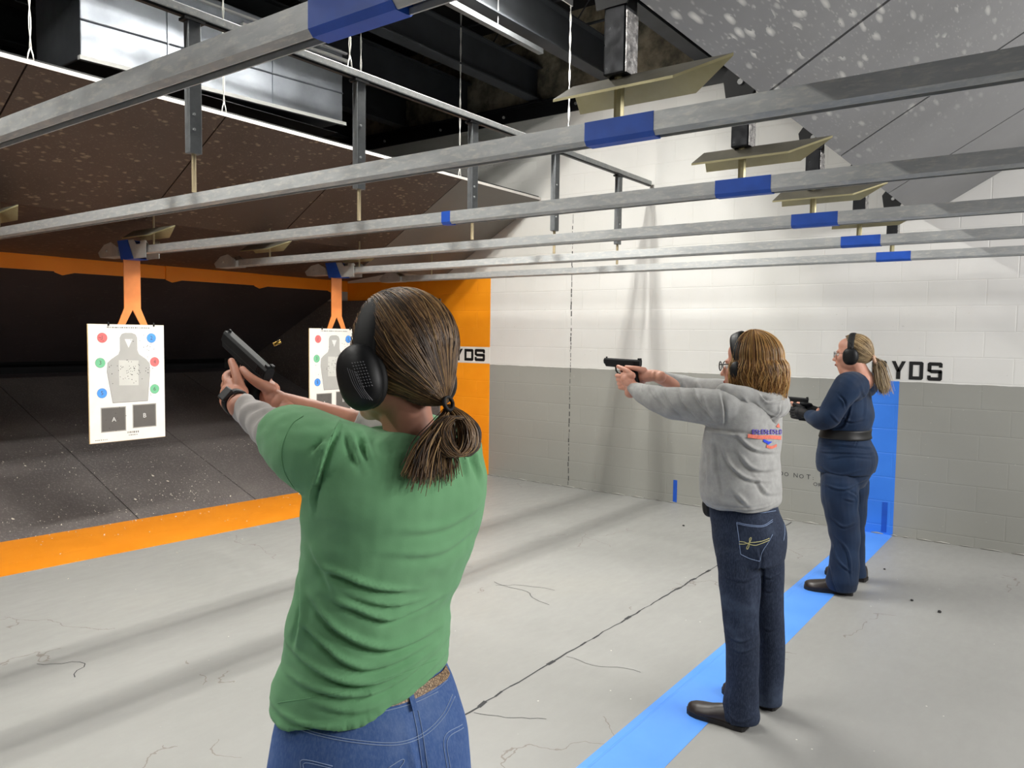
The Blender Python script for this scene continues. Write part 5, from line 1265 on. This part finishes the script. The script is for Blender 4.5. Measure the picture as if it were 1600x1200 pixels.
for g_ in range(150):
    az0 = rs.uniform(.95, 2*PI-.95); off0 = rs.uniform(0, .016); ze = -.112+rs.uniform(-.028, .03)-(.012 if abs(az0-PI) < 1 else 0); ph0 = rs.uniform(0, 6); wa = rs.uniform(.007, .018)
    for k in range(17):
        az = az0+rs.normal(0, .075); p = wavy(az, off0+rs.normal(0, .0022), ze+rs.normal(0, .008), wa*rs.uniform(.8, 1.2), ph0+rs.normal(0, .25), rs.uniform(-.01, .01)); P.append(p @ M4[:3, :3].T+M4[:3, 3])
for g_ in range(260):
    az = rs.uniform(.95, 2*PI-.95); p = wavy(az, rs.uniform(.006, .022), -.105+rs.normal(0, .02), rs.uniform(.006, .016), rs.uniform(0, 6), 0); P.append(p @ M4[:3, :3].T+M4[:3, 3])
strands('hair', P, HM2, PH, .0014, 5, weights=[.22, .28, .26, .12, .12])
def band_only(parent, T, r_, fwd, hw, w_=.026, mat='muff'):
    mb = MB(); mb.smooth = True; pts = [T @ Vector((math.cos(a)*hw, fwd*math.sin(a)+.012, .030+math.sin(a)*r_)) for a in np.linspace(-.25, PI+.25, 30)]
    mb.tube(pts, w_, 12, True, .22, up=tuple(T.to_3x3() @ Vector((0, 1, 0)))); mb.build('headband', M[mat], parent)
band_only(PH, Hd, .106, .034, .092, .024)
for s in (-1, 1):
    mb = MB(); mb.smooth = True; mb.ell(Hd @ Vector((s*.098, .020, -.020)), (.020, .030, .040), Hd.to_3x3(), 20, 14); mb.build('ear_cup', M['muff'], PH)
def spectacles(parent, T, y=.104, frame='gun', rim=.0016):
    mb = MB(); mb.smooth = True
    for s in (-1, 1):
        mb.tube([T @ Vector((s*.032+.024*math.cos(a), y-.010*abs(math.cos(a)*.5+s*.5)*.6, .000+.019*math.sin(a))) for a in np.linspace(0, 2*PI, 24)], rim, 5)
        mb.tube([T @ Vector((s*.056, y-.008, .006)), T @ Vector((s*.072, y-.045, .008)), T @ Vector((s*.080, .0, .006))], rim*1.1, 5)
    mb.tube([T @ Vector((-.010, y, .004)), T @ Vector((0, y+.006, .007)), T @ Vector((.010, y, .004))], rim, 5)
    g_ = mb.build('spectacles', M[frame], parent); mb = MB()
    for s in (-1, 1): mb.add([T @ Vector((s*.032+.023*math.cos(a), y-.001, .018*math.sin(a))) for a in np.linspace(0, 2*PI, 21)[:-1]], [tuple(range(20))])
    mb.build('lens', M['glass'], g_)
t_ = NT('clear_lens'); t_.b.inputs['Transmission Weight'].default_value = 1.0; t_.rough(.02); t_.b.inputs['IOR'].default_value = 1.05; M['glass'] = t_.m
spectacles(PH, Hd, .112, 'gun', .0022)
mb = MB(); mb.smooth = True; mb.ell(Hd @ Vector((0, .099, -.067)), (.022, .007, .007), Hd.to_3x3(), 14, 8); mb.build('lips', M['lip'], PH)
pistol(gm, 'black pistol held level at arm\'s length by the shooter in the grey sweatshirt')
# ================================================================== shooter in navy velour
F = Frame(5.24, 1.15)
PB = thing('person', 'person in navy velour top and trousers with ear defenders, standing farthest on the blue line', 'person', (5.26, 1.15, 0))
Hd = place((5.22, 1.166, 1.512), .04, -.03, 0, 1.0)
gm = gun_matrix((5.20, 1.445, 1.188), math.radians(2)); gi = gm.inverted()
shL, elL, wl = (5.03, 1.13, 1.33), (5.0, 1.25, 1.095), Vector((5.135, 1.395, 1.115))
shR, elR, wr = (5.42, 1.13, 1.33), (5.42, 1.24, 1.10), gm @ Vector((.028, -.080, -.050))
mb = MB(); head_mb(mb, Hd, neck_to=(5.23, 1.10, 1.35), neck_r=.060)
limb(mb, [Hd @ Vector((0, .05, -.085)), Hd @ Vector((0, .02, -.13)), (5.22, 1.14, 1.36)], [.040, .050, .060])
limb(mb, [shL, elL, wl], [.045, .040, .028]); limb(mb, [shR, elR, wr], [.045, .040, .028])
torso(mb, F, [(610, 1305, 1352, 0, .7), (650, 1298, 1360, 0, .75), (680, 1292, 1352, 0, .8), (735, 1288, 1358, 0, .8)])
def legs(mb, L, n=20):
    for pts in L: limb(mb, [F.P(u, v, t) for u, v, t, r in pts], [r for *_, r in pts], n)
legs(mb, [[(1315, 750, -.10, .08), (1320, 835, -.13, .06), (1322, 905, -.14, .04)], [(1332, 750, .10, .08), (1334, 830, .15, .055), (1337, 890, .18, .04)]])
V, N, Fc = remeshed(mb, .0065, 5)
hs = hands(gm, gi @ Vector(wr), gi @ wl)
ex = (np.vstack([h[0] for h in hs]), list(hs[0][1])+[tuple(i+len(hs[0][0]) for i in f) for f in hs[1][1]])
vf_build('body', V, Fc, M['skin2'], PB, ex); eyes(PB, Hd)
M['glove'] = simple('black_glove', '121215', .75, bump=.1)
gm_i = np.array(gi)
for hv, hf in hs:      # fingerless black gloves over the hands
    loc = hv @ gm_i[:3, :3].T+gm_i[:3, 3]; c = loc.mean(0); me = bpy.data.meshes.new('t'); me.from_pydata(hv.tolist(), [], hf); me.update()
    N_ = np.empty(len(hv)*3); me.vertices.foreach_get('normal', N_); N_ = N_.reshape(-1, 3); bpy.data.meshes.remove(me)
    tips = [Vector(p) for p in ((.006, .078, -.024), (-.028, .036, -.004), (-.029, .02, -.05), (-.034, .074, -.004), (.044, .045, -.06), (.044, .045, -.09))]
    tp = np.array([tuple(t_) for t_ in tips]); dmin = np.min(np.linalg.norm(loc[:, None]-tp[None], axis=2), axis=1)
    ff = [f for f in hf if all(dmin[i] > .017 for i in f)]
    vf_build('glove', hv+N_*.0016, ff, M['glove'], PB)
mb = MB(); rows = [(587, 1324, 1350, 0, .95), (594, 1313, 1354, 0, .8), (604, 1303, 1357, 0, .72), (622, 1297, 1362, 0, .74), (645, 1291, 1367, 0, .78), (662, 1288, 1364, 0, .80), (676, 1284, 1359, 0, .84), (688, 1280, 1361, 0, .86), (705, 1277, 1370, 0, .88), (722, 1275, 1371, 0, .88), (736, 1277, 1366, 0, .84)]
torso(mb, F, rows)
limb(mb, [(5.10, 1.13, 1.315), (5.03, 1.145, 1.31), (5.00, 1.20, 1.21), (4.995, 1.245, 1.115), (5.04, 1.32, 1.10), (5.115, 1.385, 1.112)], [.095, .090, .078, .068, .056, .038], 22, 6)
limb(mb, [(5.36, 1.13, 1.315), (5.42, 1.145, 1.31), (5.43, 1.20, 1.21), (5.42, 1.245, 1.11), (5.35, 1.30, 1.11), (5.255, 1.35, 1.13)], [.095, .088, .076, .066, .056, .038], 22, 6)
V, N, Fc = remeshed(mb, .006, 5)
V = folds(V, N, F, [([(1312, 613), (1320, 622), (1322, 632)], .009, -.012), ([(1318, 648), (1330, 655), (1350, 652)], .010, .012), ([(1290, 668), (1315, 664), (1324, 650), (1330, 628)], .010, -.012), ([(1284, 672), (1320, 673), (1360, 671)], .012, -.006), ([(1282, 692), (1310, 690), (1345, 694), (1366, 700)], .010, .009), ([(1279, 702), (1320, 701), (1368, 706)], .010, .008), ([(1300, 710), (1330, 706), (1366, 712)], .010, .007),
   ([(1345, 600), (1352, 625), (1350, 650)], .012, .005), ([(1278, 722), (1310, 735), (1350, 728)], .012, .006), ([(1300, 640), (1312, 655)], .010, .007), ([(1340, 684), (1334, 692)], .006, -.008)]); V = vnoise(V, N, .006, 14)
bv_ = bvh_of(V, Fc)
sw = vf_build('velour_top', V, Fc, M['navy'], PB)
mb = MB(); R_ = cr([(669, 1286, 1361), (676, 1283, 1360), (683, 1281, 1361)], 3); rings = []
ca = F.r[0]; sa = F.r[1]
for v, ul, ur in R_:
    A, B = F.P(ul-1.2, v), F.P(ur+1.2, v); c = (A+B)/2; h = np.linalg.norm((B-A)[:2])/2; k = .85; a = h/math.sqrt(ca*ca+(k*sa)**2); rings.append(ringpts(c, a+.001, a*k+.001, 0, 2.3, 40))
mb.smooth = True; mb.loft(rings); mb.build('belt', M['letter'], PB)
mb = MB(); torso(mb, F, [(700, 1284, 1362, 0, .86), (725, 1282, 1366, 0, .88), (745, 1283, 1360, 0, .86), (758, 1286, 1352, 0, .80)], ex=2.2)
legs(mb, [[(1312, 752, -.10, .115), (1313, 785, -.11, .110), (1318, 820, -.12, .096), (1321, 850, -.13, .086), (1319, 880, -.14, .088), (1316, 908, -.15, .098)],
          [(1330, 752, .10, .112), (1331, 785, .12, .098), (1332, 820, .15, .080), (1334, 850, .17, .068), (1335, 880, .19, .066), (1336, 897, .20, .068)]])
V, N, Fc = remeshed(mb, .006, 4)
V = folds(V, N, F, [([(1290, 750), (1320, 756), (1350, 746)], .010, .010), ([(1325, 758), (1338, 768), (1342, 790)], .010, -.010), ([(1300, 800), (1318, 812), (1336, 808)], .010, .010), ([(1302, 840), (1310, 862), (1330, 880)], .010, .010), ([(1310, 830), (1325, 850), (1330, 890)], .010, .010), ([(1298, 870), (1305, 895), (1312, 910)], .010, .009), ([(1320, 770), (1335, 775)], .010, .008)]); V = vnoise(V, N, .007, 12)
V[:, 2] = np.maximum(V[:, 2], .03)
vf_build('trousers', V, Fc, M['navy'], PB)
shoe(PB, (5.125, 1.085, 0), (5.065, 1.365, 0), M['leather'], .085, .055); shoe(PB, (5.47, 1.075, 0), (5.48, 1.34, 0), M['leather'], .085, .055)
HM3 = hairmats('ash_blonde_hair', ['6e5940', '8e7757', 'a8906a', 'c2ac85', '54442f'], .42)
tie = (0, -.122, -.030)
P, sh = pulled_hair(Hd, tie, (.084, .106, .100), count=1500, seed=14, rough=.004, th_front=152, th_side=100, th_nape=42)
sh.build('hair_base', HM3[4], PB); rs = np.random.RandomState(19); M4 = np.array(Hd)
for i in range(420):
    o_ = rs.normal(0, .007, 3); sp = rs.normal(0, 1, 3)*np.array((.012, .014, .008)); e_ = rs.uniform(-.02, .015)
    P.append(cr([np.array(tie)+o_*.5, np.array((.0, -.145, -.050))+o_+sp*.3, np.array((.0, -.160, -.105))+o_+sp, np.array((.0, -.172, -.165))+o_+sp*1.2, np.array((.0, -.186, -.225+e_))+o_+sp*1.3], 4) @ M4[:3, :3].T+M4[:3, 3])
strands('hair', P, HM3, PB, .0015, 6, weights=[.2, .3, .28, .12, .1])
t_ = NT('spotted_scrunchie'); v_ = t_.coord(); t_.col(t_.mix(t_.math('LESS_THAN', t_.vor(v_, 90), .28), rgb('c9a58c'), rgb('3a261d'))).rough(.8)
mb = MB(); mb.smooth = True; mb.tube([Hd @ Vector((.024*math.cos(a), tie[1]-.008+.010*math.sin(a), tie[2]-.004+.024*math.sin(a))) for a in np.linspace(0, 2*PI, 20)], .011, 8); mb.build('scrunchie', t_.m, PB)
muffs(PB, Hd, .110, (.028, .046, .054), lean=0.0, halfw=.078)
spectacles(PB, Hd, .106, 'gunsteel', .0013)
mb = MB(); mb.smooth = True; mb.ell(Hd @ Vector((0, .100, -.067)), (.022, .006, .007), Hd.to_3x3(), 14, 8); mb.build('lips', M['lip'], PB)
pistol(gm, 'black pistol held low in gloved hands by the far shooter in navy')
